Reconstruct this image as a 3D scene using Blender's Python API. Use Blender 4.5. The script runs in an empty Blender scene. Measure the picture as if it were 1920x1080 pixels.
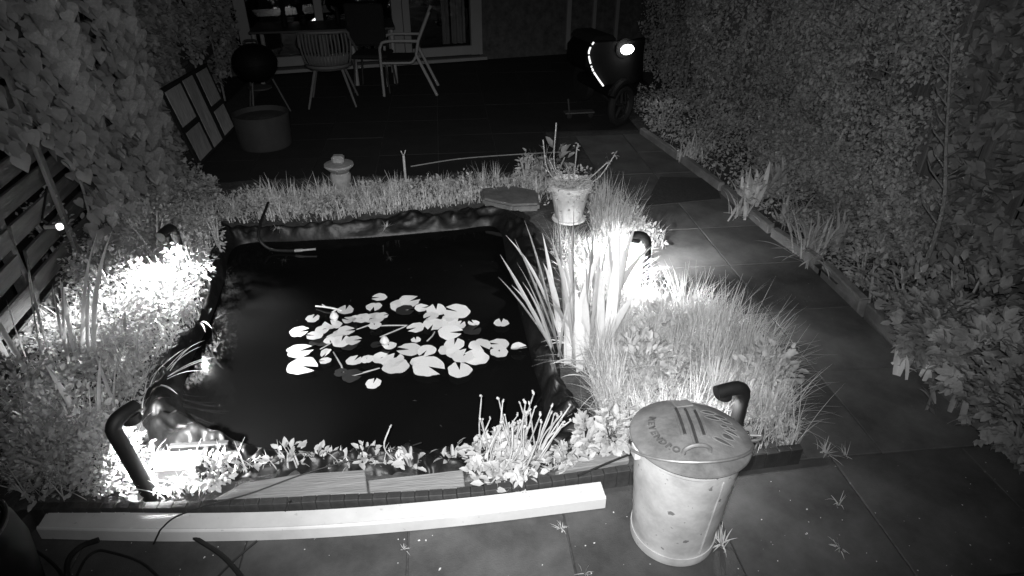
import bpy, bmesh, math, random
import numpy as np
from mathutils import Vector, Matrix, noise

R = math.radians
sc = bpy.context.scene
col = sc.collection

# ------------------------------------------------------------------ camera
PITCH, YAW, CAMH, FPX = R(31), R(6), 2.2, 1200.0
cd = bpy.data.cameras.new('camera')
cam = bpy.data.objects.new('camera', cd); col.objects.link(cam)
cam.location = (0, 0, CAMH)
cam.rotation_euler = (math.pi/2 - PITCH, 0, -YAW)
cd.sensor_width = 36; cd.lens = 36*FPX/1920
cd.clip_start = 0.02; cd.clip_end = 500
sc.camera = cam

# ------------------------------------------------------------------ night sky (grey: the picture is infrared, one channel)
w = bpy.data.worlds.new('World'); sc.world = w; w.use_nodes = True
nt = w.node_tree; bg = nt.nodes['Background']
sky = nt.nodes.new('ShaderNodeTexSky'); sky.sky_type = 'NISHITA'; sky.sun_disc = False
sky.sun_elevation = R(35); sky.sun_rotation = R(160)
bw = nt.nodes.new('ShaderNodeRGBToBW')
nt.links.new(sky.outputs[0], bw.inputs[0]); nt.links.new(bw.outputs[0], bg.inputs[0])
bg.inputs[1].default_value = 0.0005
# moonlight
sd = bpy.data.lights.new('moon', 'SUN'); sd.energy = 0.006; sd.angle = R(0.5)
so = bpy.data.objects.new('moon', sd); col.objects.link(so); so.rotation_euler = (R(55), 0, R(-20))
# infrared lamp built into the security camera that took the picture
def infrared(power, size, blend, target, off):
    l = bpy.data.lights.new('camera_infrared_lamp', 'SPOT'); l.energy = power; l.spot_size = R(size); l.spot_blend = blend; l.shadow_soft_size = 0.02
    o = bpy.data.objects.new('camera_infrared_lamp', l); col.objects.link(o); o.location = (off, 0.02, CAMH+0.05)
    o.rotation_euler = (Vector(target)-o.location).to_track_quat('-Z', 'Y').to_euler()
infrared(760, 64, 1.0, (0.10, 3.15, 0.0), -0.06)     # narrow beam on the pond
infrared(270, 104, 0.85, (0.55, 4.7, 0.3), 0.06)    # wide flood

sc.render.engine = 'CYCLES'
vs = sc.view_settings
vs.view_transform = 'Standard'; vs.look = 'None'; vs.exposure = 0; vs.gamma = 1; vs.use_curve_mapping = False

# ------------------------------------------------------------------ survey helpers: world point of something seen at a known height / on a known wall
_fw = np.array([math.sin(YAW)*math.cos(PITCH), math.cos(YAW)*math.cos(PITCH), -math.sin(PITCH)])
_rt = np.array([math.cos(YAW), -math.sin(YAW), 0.0]); _up = np.cross(_rt, _fw); _o = np.array([0, 0, CAMH])
def _ray(x, y): return _fw + _rt*(x-960)/FPX - _up*(y-540)/FPX
def at(x, y, z=0.0):
    d = _ray(x, y); return Vector(_o + d*((z-CAMH)/d[2]))
def atx(x, y, X):
    d = _ray(x, y); return Vector(_o + d*(X/d[0]))
def aty(x, y, Y):
    d = _ray(x, y); return Vector(_o + d*(Y/d[1]))

# ------------------------------------------------------------------ materials (all grey)
MATS = {}
def mat(name, base=0.3, rough=0.7, var=0.25, scale=12.0, bump=0.0, bscale=60.0, metal=0.0, spec=0.4, transl=0.0, objvar=0.0, coat=0.0, emit=0.0, stretch=None, dirt=None):
    m = bpy.data.materials.new(name); m.use_nodes = True; t = m.node_tree; N = t.nodes; L = t.links
    p = N['Principled BSDF']; out = N['Material Output']
    p.inputs['Roughness'].default_value = rough; p.inputs['Metallic'].default_value = metal
    p.inputs['Specular IOR Level'].default_value = spec
    p.inputs['Coat Weight'].default_value = coat
    tc = N.new('ShaderNodeTexCoord'); src = tc.outputs['Object']
    if stretch:
        mp = N.new('ShaderNodeMapping'); mp.inputs['Scale'].default_value = stretch
        L.new(src, mp.inputs[0]); src = mp.outputs[0]
    nz = N.new('ShaderNodeTexNoise'); nz.inputs['Scale'].default_value = scale; nz.inputs['Detail'].default_value = 6; nz.inputs['Roughness'].default_value = 0.65
    L.new(src, nz.inputs['Vector'])
    rm = N.new('ShaderNodeMapRange'); rm.inputs['From Min'].default_value = 0.3; rm.inputs['From Max'].default_value = 0.7
    rm.inputs['To Min'].default_value = base*(1-var); rm.inputs['To Max'].default_value = base*(1+var)
    L.new(nz.outputs['Fac'], rm.inputs['Value']); val = rm.outputs[0]
    if objvar:
        oi = N.new('ShaderNodeObjectInfo'); r2 = N.new('ShaderNodeMapRange')
        r2.inputs['To Min'].default_value = 1-objvar; r2.inputs['To Max'].default_value = 1+objvar
        L.new(oi.outputs['Random'], r2.inputs['Value'])
        mu = N.new('ShaderNodeMath'); mu.operation = 'MULTIPLY'; L.new(val, mu.inputs[0]); L.new(r2.outputs[0], mu.inputs[1]); val = mu.outputs[0]
    if dirt:   # (scale, threshold, value): chips, spots and stains with a shape of their own
        dn = N.new('ShaderNodeTexNoise'); dn.inputs['Scale'].default_value = dirt[0]; dn.inputs['Detail'].default_value = 3
        L.new(tc.outputs['Object'], dn.inputs['Vector'])
        cr = N.new('ShaderNodeMapRange'); cr.inputs['From Min'].default_value = dirt[1]; cr.inputs['From Max'].default_value = dirt[1]+0.035
        L.new(dn.outputs['Fac'], cr.inputs['Value'])
        mx = N.new('ShaderNodeMix'); mx.data_type = 'FLOAT'
        L.new(cr.outputs[0], mx.inputs[0]); L.new(val, mx.inputs[2]); mx.inputs[3].default_value = dirt[2]; val = mx.outputs[0]
    cc = N.new('ShaderNodeCombineColor')
    for i in range(3): L.new(val, cc.inputs[i])
    L.new(cc.outputs[0], p.inputs['Base Color'])
    if bump:
        bn = N.new('ShaderNodeTexNoise'); bn.inputs['Scale'].default_value = bscale; bn.inputs['Detail'].default_value = 5
        L.new(src, bn.inputs['Vector'])
        b = N.new('ShaderNodeBump'); b.inputs['Strength'].default_value = bump; b.inputs['Distance'].default_value = 0.01
        L.new(bn.outputs['Fac'], b.inputs['Height']); L.new(b.outputs[0], p.inputs['Normal'])
    if emit:
        p.inputs['Emission Color'].default_value = (1, 1, 1, 1); p.inputs['Emission Strength'].default_value = emit
    if transl:
        tr = N.new('ShaderNodeBsdfTranslucent'); L.new(cc.outputs[0], tr.inputs['Color'])
        ms = N.new('ShaderNodeMixShader'); ms.inputs[0].default_value = transl
        L.new(p.outputs[0], ms.inputs[1]); L.new(tr.outputs[0], ms.inputs[2]); L.new(ms.outputs[0], out.inputs['Surface'])
    MATS[name] = m
    return m

mat('leaf', 0.50, 0.5, 0.35, 9, transl=0.38)
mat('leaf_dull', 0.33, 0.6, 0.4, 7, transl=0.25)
mat('hedge_leaf', 0.46, 0.55, 0.35, 4, transl=0.3)
mat('ivy', 0.29, 0.6, 0.3, 5, transl=0.25, objvar=0.15)
mat('grass', 0.62, 0.55, 0.35, 6, transl=0.35)
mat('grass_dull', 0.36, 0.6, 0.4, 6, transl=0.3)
mat('iris', 0.78, 0.45, 0.15, 6, transl=0.3, objvar=0.15)
mat('straw', 0.5, 0.7, 0.3, 10, transl=0.2)
mat('pad', 0.60, 0.45, 0.22, 22, spec=0.5, objvar=0.16, bump=0.25, bscale=35, dirt=(26, 0.72, 0.25))
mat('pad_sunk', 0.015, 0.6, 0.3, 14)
mat('stem', 0.32, 0.6, 0.3, 20)
mat('bark', 0.22, 0.85, 0.4, 30, bump=0.6)
mat('soil', 0.05, 0.95, 0.5, 14, bump=1.0, bscale=45)
mat('ground', 0.04, 0.95, 0.5, 2, bump=0.5)
mat('path_slab', 0.085, 0.75, 0.5, 3, bump=0.25, bscale=140, objvar=0.2, dirt=(23, 0.72, 0.15))
mat('slab', 0.056, 0.8, 0.55, 3.2, bump=0.25, bscale=140, objvar=0.16, dirt=(26, 0.74, 0.18))
mat('slab_patio', 0.010, 0.85, 0.35, 4, bump=0.25, bscale=120, objvar=0.2)
mat('kerb', 0.17, 0.85, 0.35, 9, bump=0.4, bscale=90, objvar=0.2)
mat('joint_fill', 0.045, 0.95, 0.5, 30, bump=0.5)
mat('rubber', 0.008, 0.46, 0.5, 8, bump=0.3, bscale=30, spec=0.3)
mat('water', 0.004, 0.05, 0.1, 3, spec=0.4)
mat('black_plastic', 0.010, 0.6, 0.3, 20, spec=0.4)
mat('edging', 0.03, 0.7, 0.35, 18, bump=0.3, bscale=50, objvar=0.12)
mat('beam', 0.50, 0.5, 0.12, 5, bump=0.06, bscale=90, dirt=(33, 0.68, 0.36))
mat('plank', 0.2, 0.8, 0.3, 3, bump=0.5, bscale=12, stretch=(1.2, 14, 14), objvar=0.12)
mat('panel_wood', 0.42, 0.8, 0.35, 4, bump=0.5, bscale=8, stretch=(12, 12, 1.2), objvar=0.2)
mat('block_wood', 0.5, 0.8, 0.2, 10, bump=0.3)
mat('dark_frame', 0.02, 0.7, 0.3, 10)
mat('zinc', 0.48, 0.65, 0.3, 6, bump=0.15, bscale=40, metal=0.08, dirt=(24, 0.66, 0.2))
mat('zinc_lid', 0.155, 0.7, 0.45, 9, bump=0.2, bscale=60, metal=0.15)
mat('zinc_dark', 0.05, 0.7, 0.3, 30, metal=0.2)
mat('zinc_wire', 0.26, 0.5, 0.2, 30, metal=0.5)
mat('zinc_text', 0.09, 0.7, 0.25, 40, metal=0.2)
mat('fence_wood', 0.085, 0.85, 0.35, 3, bump=0.5, bscale=10, stretch=(8, 1, 8), objvar=0.2)
mat('fence_upright', 0.17, 0.85, 0.35, 3, bump=0.5, bscale=10, stretch=(8, 8, 1), objvar=0.25)
mat('white_frame', 0.2, 0.5, 0.06, 4)
mat('white_metal', 0.25, 0.4, 0.05, 6)
mat('rattan', 0.12, 0.6, 0.1, 30)
mat('dark_fabric', 0.008, 0.9, 0.2, 30)
mat('table_top', 0.02, 0.5, 0.2, 10)
mat('brick', 0.06, 0.9, 0.5, 8, bump=0.6, bscale=25)
mat('room', 0.03, 0.9, 0.2, 3)
mat('curtain', 0.6, 0.9, 0.1, 6, transl=0.2)
mat('enamel_black', 0.003, 0.7, 0.2, 5, spec=0.2)
mat('tyre', 0.008, 0.8, 0.2, 20)
mat('wheel_alloy', 0.07, 0.5, 0.2, 20)
mat('planter', 0.035, 0.8, 0.2, 6, bump=0.1)
mat('terracotta', 0.55, 0.85, 0.25, 12, bump=0.2)
mat('stone', 0.25, 0.9, 0.25, 14, bump=0.5, bscale=40)
mat('flat_stone', 0.11, 0.9, 0.3, 9, bump=0.5, bscale=25)
mat('patch_dark', 0.035, 0.9, 0.3, 40, bump=0.4)
mat('chip', 0.5, 0.9, 0.2, 40)
def emis(name, s):
    m = bpy.data.materials.new(name); m.use_nodes = True; t = m.node_tree
    e = t.nodes.new('ShaderNodeEmission'); e.inputs[1].default_value = s
    t.links.new(e.outputs[0], t.nodes['Material Output'].inputs[0]); MATS[name] = m
emis('lamp_glow', 8); emis('headlamp_glow', 12); emis('trim_reflection', 1.6); emis('bulb_glow', 3.0); emis('spark_glow', 0.6)
# window glass
m = bpy.data.materials.new('glass'); m.use_nodes = True; t = m.node_tree
g1 = t.nodes.new('ShaderNodeBsdfTransparent'); g1.inputs[0].default_value = (.75, .75, .75, 1)
g2 = t.nodes.new('ShaderNodeBsdfGlossy'); g2.inputs['Roughness'].default_value = 0.02
mx = t.nodes.new('ShaderNodeMixShader'); mx.inputs[0].default_value = 0.1
t.links.new(g1.outputs[0], mx.inputs[1]); t.links.new(g2.outputs[0], mx.inputs[2]); t.links.new(mx.outputs[0], t.nodes['Material Output'].inputs[0]); MATS['glass'] = m

# ------------------------------------------------------------------ object helpers
def tag(o, label=None, cat=None, group=None, kind=None):
    if label: o['label'] = label
    if cat: o['category'] = cat
    if group: o['group'] = group
    if kind: o['kind'] = kind
    return o
def empty(name, loc, label, cat, group=None, rz=0.0):
    o = bpy.data.objects.new(name, None); col.objects.link(o); o.empty_display_size = 0.05
    o.location = loc; o.rotation_euler = (0, 0, rz)
    return tag(o, label, cat, group)
def link(name, me, material=None, parent=None, loc=None):
    o = bpy.data.objects.new(name, me); col.objects.link(o)
    if material and not me.materials: me.materials.append(MATS[material])
    if parent: o.parent = parent
    if loc is not None: o.location = loc
    return o
def copy_tree(o, parent=None):
    c = o.copy(); col.objects.link(c); c.parent = parent
    for ch in list(o.children): copy_tree(ch, c)
    return c

def smooth_path(pts, n=8):
    P = [Vector(p) for p in pts]
    if len(P) < 3: return P
    out = []
    Q = [P[0]*2-P[1]] + P + [P[-1]*2-P[-2]]
    for i in range(1, len(Q)-2):
        a, b, c, d = Q[i-1:i+3]
        for k in range(n):
            t = k/n
            out.append(0.5*((2*b) + (c-a)*t + (2*a-5*b+4*c-d)*t*t + (3*b-a-3*c+d)*t**3))
    out.append(P[-1]); return out

class MB:
    def __init__(s, off=(0, 0, 0)): s.v = []; s.f = []; s.off = Vector(off)
    def add(s, vs, fs):
        n = len(s.v); s.v += [tuple(Vector(v)-s.off) for v in vs]; s.f += [tuple(i+n for i in f) for f in fs]; return s
    def box(s, c, size, rot=None, ch=0.0):
        x, y, z = [a/2 for a in size]; M = rot or Matrix.Identity(3); c = Vector(c)
        if ch <= 0:
            v = [c+M@Vector(p) for p in [(-x,-y,-z),(x,-y,-z),(x,y,-z),(-x,y,-z),(-x,-y,z),(x,-y,z),(x,y,z),(-x,y,z)]]
            return s.add(v, [(0,3,2,1),(4,5,6,7),(0,1,5,4),(1,2,6,5),(2,3,7,6),(3,0,4,7)])
        bm = bmesh.new(); bmesh.ops.create_cube(bm, size=1.0)
        for q in bm.verts: q.co = Vector((q.co.x*size[0], q.co.y*size[1], q.co.z*size[2]))
        bmesh.ops.bevel(bm, geom=bm.edges[:], offset=ch, segments=1, affect='EDGES')
        bm.verts.index_update()
        v = [c+M@q.co for q in bm.verts]; f = [[q.index for q in fc.verts] for fc in bm.faces]; bm.free()
        return s.add(v, f)
    def tube(s, pts, r, seg=8, caps=True):
        P = [Vector(p) for p in pts]; n = len(P); rs = r if hasattr(r, '__len__') else [r]*n
        vs = []; up = None
        for i in range(n):
            d = (P[min(i+1, n-1)]-P[max(i-1, 0)]).normalized()
            if up is None: up = Vector((0, 0, 1)) if abs(d.z) < 0.9 else Vector((0, 1, 0))
            a = d.cross(up)
            if a.length < 1e-5: a = d.orthogonal()
            a.normalize(); b = a.cross(d).normalized(); up = b
            for k in range(seg):
                t = 2*math.pi*k/seg; vs.append(P[i]+(a*math.cos(t)+b*math.sin(t))*rs[i])
        fs = [(i*seg+k, i*seg+(k+1) % seg, (i+1)*seg+(k+1) % seg, (i+1)*seg+k) for i in range(n-1) for k in range(seg)]
        if caps: fs += [tuple(range(seg-1, -1, -1)), tuple(range((n-1)*seg, n*seg))]
        return s.add(vs, fs)
    def lathe(s, prof, c=(0, 0, 0), seg=32, rot=None):
        c = Vector(c); M = rot or Matrix.Identity(3); vs = []
        for r, z in prof:
            for k in range(seg):
                t = 2*math.pi*k/seg; vs.append(c+M@Vector((r*math.cos(t), r*math.sin(t), z)))
        n = len(prof)
        fs = [(i*seg+k, i*seg+(k+1) % seg, (i+1)*seg+(k+1) % seg, (i+1)*seg+k) for i in range(n-1) for k in range(seg)]
        if prof[0][0] > 1e-4: fs.append(tuple(range(seg-1, -1, -1)))
        if prof[-1][0] > 1e-4: fs.append(tuple(range((n-1)*seg, n*seg)))
        return s.add(vs, fs)
    def mesh(s, name, material=None, smooth=True, angle=35):
        me = bpy.data.meshes.new(name); me.from_pydata(s.v, [], s.f); me.update()
        if smooth:
            me.polygons.foreach_set('use_smooth', [True]*len(me.polygons)); me.set_sharp_from_angle(angle=R(angle))
        if material: me.materials.append(MATS[material])
        return me
    def build(s, name, material, parent=None, loc=None, smooth=True):
        return link(name, s.mesh(name, material, smooth), None, parent, loc)

# ---- vectorised foliage
def frames(d, roll):
    d = d/np.linalg.norm(d, axis=1, keepdims=True)
    up = np.tile([0., 0., 1.], (len(d), 1)); bad = np.abs(d[:, 2]) > .97; up[bad] = [0, 1, 0]
    s = np.cross(d, up); s /= np.linalg.norm(s, axis=1, keepdims=True); n = np.cross(s, d)
    c, q = np.cos(roll)[:, None], np.sin(roll)[:, None]
    return d, s*c+n*q, n*c-s*q
TEMPL = {   # (length, side, lift) outline, faces
    'ovate': ([(0,0,0),(.35,.5,.10),(.35,0,0),(.35,-.5,.10),(.75,.34,.04),(.75,0,-.02),(.75,-.34,.04),(1,0,-.08)],
              [(0,2,1),(0,3,2),(1,2,5,4),(2,3,6,5),(4,5,7),(5,6,7)]),
    'small': ([(0,0,0),(.5,.45,.08),(.5,-.45,.08),(1,0,-.05)], [(0,2,3),(0,3,1)]),
    'heart': None,
    'lobed': ([(0,0,0),(.1,.3,.03),(.35,.25,.02),(.45,.6,.03),(.62,.3,0),(1,0,-.08),(.62,-.3,0),(.45,-.6,.03),(.35,-.25,.02),(.1,-.3,.03),(.4,0,-.02)],
              [(0,10,2,1),(10,4,3,2),(10,5,4),(10,6,5),(10,8,7,6),(10,0,9,8)]),
}
_h = [(-.02,0),(-.10,.14),(-.12,.30),(-.03,.45),(.14,.52),(.34,.49),(.54,.37),(.74,.21),(.9,.09),(1.0,0)]
_h = _h+[(a, -b) for a, b in _h[-2:0:-1]]
TEMPL['heart'] = ([(.38, 0, -.03)]+[(a, b, .28*b*b-.16*max(0, a)**2) for a, b in _h], [(0, 1+(k+1) % len(_h), 1+k) for k in range(len(_h))])
def np_mesh(name, V, faces_per, nleaf, nv, material):
    V = V.reshape(-1, 3).astype(np.float32)
    base = (np.arange(nleaf)*nv)
    loops = []; starts = []; k = 0
    flat = np.concatenate([np.array(f) for f in faces_per]); tot = np.array([len(f) for f in faces_per])
    LI = (base[:, None]+flat[None, :]).reshape(-1); LT = np.tile(tot, nleaf); LS = np.concatenate([[0], np.cumsum(LT)[:-1]])
    me = bpy.data.meshes.new(name)
    me.vertices.add(len(V)); me.vertices.foreach_set('co', V.reshape(-1))
    me.loops.add(len(LI)); me.loops.foreach_set('vertex_index', LI.astype(np.int32))
    me.polygons.add(len(LT)); me.polygons.foreach_set('loop_start', LS.astype(np.int32)); me.polygons.foreach_set('loop_total', LT.astype(np.int32))
    me.polygons.foreach_set('use_smooth', np.ones(len(LT), bool))
    me.update(); me.validate()
    if material: me.materials.append(MATS[material])
    return me
def leaves(name, pos, d, size, width, shape, material, rng, roll=None):
    tv, tf = TEMPL[shape]; tv = np.array(tv); n = len(pos)
    roll = rng.uniform(-.8, .8, n) if roll is None else roll
    D, S, Nn = frames(np.asarray(d, float), roll)
    L = np.asarray(size)[:, None, None]; W = L*width
    V = pos[:, None, :] + D[:, None, :]*tv[None, :, 0:1]*L + S[:, None, :]*tv[None, :, 1:2]*W + Nn[:, None, :]*tv[None, :, 2:3]*L
    return np_mesh(name, V, tf, n, len(tv), material)
def blades(name, pos, az, length, width, lean, curl, material, seg=4):
    """thin blades: start tilted by lean, curl further over along their length"""
    n = len(pos); p = pos.copy(); rows = []
    out = np.stack([np.cos(az), np.sin(az), 0*az], 1); side = np.stack([-np.sin(az), np.cos(az), 0*az], 1)
    for i in range(seg+1):
        t = i/seg; wd = width*(1.0 if t < .35 else max(0.06, 1-(t-.35)/.65)**.8)
        rows.append(p-side*wd[:, None]/2); rows.append(p+side*wd[:, None]/2)
        th = lean+curl*(t+.5/seg)
        p = p+(out*np.sin(th)[:, None]+np.array([0, 0, 1.])*np.cos(th)[:, None])*(length/seg)[:, None]
    V = np.stack(rows, 1); f = [(2*i, 2*i+1, 2*i+3, 2*i+2) for i in range(seg)]
    return np_mesh(name, V, f, n, 2*(seg+1), material)
def in_poly(P, poly):
    x, y = P[:, 0], P[:, 1]; ins = np.zeros(len(P), bool); n = len(poly)
    for i in range(n):
        x1, y1 = poly[i]; x2, y2 = poly[(i+1) % n]
        c = ((y1 > y) != (y2 > y)) & (x < (x2-x1)*(y-y1)/(y2-y1+1e-12)+x1); ins ^= c
    return ins
def poly_scatter(rng, poly, n, clump=0.0, cs=3.0):
    poly = np.array(poly); lo, hi = poly.min(0), poly.max(0); out = []; c = 0
    while c < n:
        p = rng.uniform(lo, hi, (n, 2)); p = p[in_poly(p, poly)]
        if clump:
            k = np.array([noise.noise((a*cs, b*cs, 3.3)) for a, b in p]); p = p[rng.uniform(-1, 1, len(p))*clump < k+.35]
        out.append(p); c += len(p)
        if c == 0 and len(out) > 20: break
    return np.concatenate(out)[:n]
def h2(p, z=0.0): return np.concatenate([p, np.full((len(p), 1), z)], 1)
def rdirs(rng, n, elev_lo, elev_hi):
    a = rng.uniform(0, 2*np.pi, n); e = rng.uniform(elev_lo, elev_hi, n)
    return np.stack([np.cos(a)*np.cos(e), np.sin(a)*np.cos(e), np.sin(e)], 1)
def join_meshes(name, mes, material):
    V = []; F = []; n = 0
    bm = bmesh.new()
    for me in mes: bm.from_mesh(me)
    me = bpy.data.meshes.new(name); bm.to_mesh(me); bm.free()
    for q in mes: bpy.data.meshes.remove(q)
    me.materials.clear(); me.materials.append(MATS[material]); me.polygons.foreach_set('use_smooth', [True]*len(me.polygons)); me.polygons.foreach_set('material_index', [0]*len(me.polygons))
    return me

# ================================================================== SETTING
# ------------------------------------------------------------------ ground
gm = MB(); gm.box((0, 8, -0.50), (60, 60, 0.1)); g = gm.build('ground', 'ground', smooth=False); tag(g, kind='structure')

# pond outline: water edge and outer edge of the liner
PIN = [(445,462),(560,452),(700,445),(850,432),(930,428),(950,500),(975,590),(1000,690),(1015,745),(1000,805),(880,835),(760,850),(600,852),(480,838),(395,805),(345,760),(355,690),(395,600),(420,530)]
POUT = [(405,425),(560,420),(700,405),(850,388),(965,378),(1022,450),(1028,560),(1055,680),(1112,790),(1170,838),(900,884),(760,876),(600,884),(470,890),(380,884),(265,800),(285,690),(372,600),(388,490)]
WZ = -0.04
pin = [at(x, y, WZ) for x, y in PIN]; pout = [at(x, y, 0.06) for x, y in POUT]
def closed_smooth(P, n):
    Q = [P[-1]]+P+[P[0], P[1]]; out = []
    for i in range(1, len(P)+1):
        a, b, c, d = Q[i-1], Q[i], Q[i+1], Q[i+2]
        for k in range(n):
            t = k/n; out.append(0.5*((2*b)+(c-a)*t+(2*a-5*b+4*c-d)*t*t+(3*b-a-3*c+d)*t**3))
    return out
NS = 20
cin = closed_smooth(pin, NS); cout = closed_smooth(pout, NS); NP = len(cin)
pond_poly = [(p.x, p.y) for p in cin]; outer_poly = [(p.x, p.y) for p in cout]
ctr = Vector((-0.5, 3.3, 0))

# planting bed round the pond, with the hole of the pond in it
def sheet(name, x0, x1, y0, y1, step, zf, material, keep=None):
    nx, ny = int((x1-x0)/step)+1, int((y1-y0)/step)+1
    xs = np.linspace(x0, x1, nx); ys = np.linspace(y0, y1, ny)
    V = [(x, y, zf(x, y)) for y in ys for x in xs]
    F = []
    for j in range(ny-1):
        for i in range(nx-1):
            cx, cy = (xs[i]+xs[i+1])/2, (ys[j]+ys[j+1])/2
            F.append((j*nx+i, j*nx+i+1, (j+1)*nx+i+1, (j+1)*nx+i))
    if keep is not None:
        C = np.array([[(V[f[0]][0]+V[f[2]][0])/2, (V[f[0]][1]+V[f[2]][1])/2] for f in F]); k = keep(C)
        F = [f for f, q in zip(F, k) if q]
    me = bpy.data.meshes.new(name); me.from_pydata(V, [], F); me.update(); me.polygons.foreach_set('use_smooth', [True]*len(F)); me.materials.append(MATS[material])
    return me
mid_poly = [((a.x*.45+b.x*.55), (a.y*.45+b.y*.55)) for a, b in zip(cin, cout)]
def bank_edge(y):   # where the right bank meets the path
    return np.interp(y, [1.9, 2.1, 3.4, 4.1, 4.8, 5.7], [1.58, 1.56, 1.42, 1.42, 1.36, 1.15])
def bedz(x, y): return 0.015+0.03*noise.noise((x*2.2, y*2.2, 0))+0.012*noise.noise((x*9, y*9, 5))
bed = link('planting_bed', sheet('planting_bed', -2.75, 1.62, 1.97, 5.75, 0.045, bedz, 'soil',
    lambda C: (~in_poly(C, mid_poly)) & (C[:, 0] < bank_edge(C[:, 1]))))
tag(bed, kind='structure')
bord = link('border_bed', sheet('border_bed', 2.1, 3.5, 1.0, 8.6, 0.06, lambda x, y: 0.02+0.03*noise.noise((x*2.5, y*2.5, 8)), 'soil',
    lambda C: C[:, 0] > np.interp(C[:, 1], [1, 2, 3.2, 5.1, 6.8, 8.6], [2.56, 2.56, 2.57, 2.43, 2.18, 2.1])))
tag(bord, kind='structure')

# pond water
bm = bmesh.new()
vv = [bm.verts.new((ctr.x+(p.x-ctr.x)*1.04, ctr.y+(p.y-ctr.y)*1.04, WZ)) for p in cin]; bm.faces.new(vv)
me = bpy.data.meshes.new('pond_water'); bm.to_mesh(me); bm.free(); me.materials.append(MATS['water'])
wt = link('pond_water', me); tag(wt, kind='structure')

# ------------------------------------------------------------------ pond liner
K = 18
V = []; F = []
for i in range(NP):
    a, b = cin[i], cout[i]; wdt = (Vector((b.x, b.y, 0))-Vector((a.x, a.y, 0))).length
    for k in range(-2, K+1):
        t = k/K
        if k < 0: p = a+(ctr-Vector((a.x, a.y, 0)))*(0.03*-k); z = WZ-0.16*-k
        else:
            p = a.lerp(b, t); z = WZ+(0.10)*math.sin(min(1, t*1.7)*math.pi/2)
            if t > .6: z -= 0.05*((t-.6)/.4)**1.5
            amp = 0.05*min(1, t*3)+0.16*min(wdt, .35)*math.sin(math.pi*min(1, t))
            q = Vector((p.x, p.y, 0))
            rid = abs(noise.noise((q.x*5.5+3*noise.noise((q.x*2, q.y*2, 9)), q.y*5.5, 1.7)))
            rid2 = abs(noise.noise((q.x*13, q.y*13+2*noise.noise((q.x*3, q.y*3, 4)), 7.7)))
            rid3 = 1-min(1, abs(noise.noise((q.x*9+2*noise.noise((q.x*3, q.y*3, 1)), q.y*9, 5.5)))*5)
            z += amp*(0.9*rid+0.5*rid2+.35*rid3-.3)*1.3
            s = (noise.noise((q.x*6, q.y*6, 4.1))*.03+noise.noise((q.x*15, q.y*15, 2.1))*.02)*t
            p = p+Vector((s, s*.6, 0))
        V.append((p.x, p.y, z))
W_ = K+3
for i in range(NP):
    for k in range(W_-1):
        j = (i+1) % NP; F.append((i*W_+k, j*W_+k, j*W_+k+1, i*W_+k+1))
me = bpy.data.meshes.new('pond_liner'); me.from_pydata(V, [], F); me.update(); me.polygons.foreach_set('use_smooth', [True]*len(F)); me.materials.append(MATS['rubber'])
lin = link('pond_liner', me)
md = lin.modifiers.new('sub', 'SUBSURF'); md.levels = 1; md.render_levels = 1
tag(lin, 'wrinkled black rubber sheet lining the rim of the garden pond', 'pond liner')

# ------------------------------------------------------------------ paving: every slab an object
rnd = random.Random(4)
def slab_mesh(w_, l_, m): return MB().box((0, 0, -0.03), (w_-0.006, l_-0.006, 0.06), ch=0.003).mesh('slab', m, smooth=False)
def paving(name, rects, material, z0, base_rect):
    x0, x1, y0, y1 = base_rect
    root = MB(((x0+x1)/2, (y0+y1)/2, 0)).box(((x0+x1)/2, (y0+y1)/2, z0-0.051), (x1-x0, y1-y0, 0.08)).build(name, 'joint_fill', loc=((x0+x1)/2, (y0+y1)/2, 0), smooth=False)
    tag(root, kind='structure'); cache = {}
    for (cx, cy, w_, l_) in rects:
        key = (round(w_, 3), round(l_, 3))
        if key not in cache: cache[key] = slab_mesh(w_, l_, material)
        o = link('paving_slab', cache[key], None, root, (cx-root.location.x, cy-root.location.y, z0+rnd.uniform(-.003, .003)))
        o.rotation_euler = (rnd.uniform(-.004, .004), rnd.uniform(-.004, .004), rnd.uniform(-.003, .003))
    return root
S = 0.645
xs = [-0.24+S*i for i in range(-4, 6)]
fr = [(x+S/2, y, S, S) for x in xs for y in (1.65, 1.65-S, 1.65-2*S) if x+S < 3.7]
paving('front_paving', fr, 'slab', 0.0, (-2.82, 3.62, 0.02, 1.972))
pr = []
PY = [1.975+0.605*i for i in range(8)]
for i, y in enumerate(PY):
    pr.append((1.685, y+.3025, 0.53, 0.605)); pr.append((2.23, y+.3025, 0.56, 0.605))
paving('garden_path', pr, 'path_slab', 0.0, (1.12, 2.5, 1.975, 6.81))
bk = [(-2.49+.6*i+.3, 5.78+.6*j+.3, .6, .6) for i in range(9) for j in range(10) if not (-2.49+.6*i+.3 > 1.4 and 5.78+.6*j+.3 < 6.8)]
paving('patio', bk, 'slab_patio', 0.0, (-2.8, 3.4, 6.82, 13.2))
# the strip of patio between pond bank and deck
gm = MB(); gm.box((-.8, 6.28, -.052), (4.0, 1.06, .08)); o = gm.build('patio_bedding', 'joint_fill', smooth=False); tag(o, kind='structure')

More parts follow.
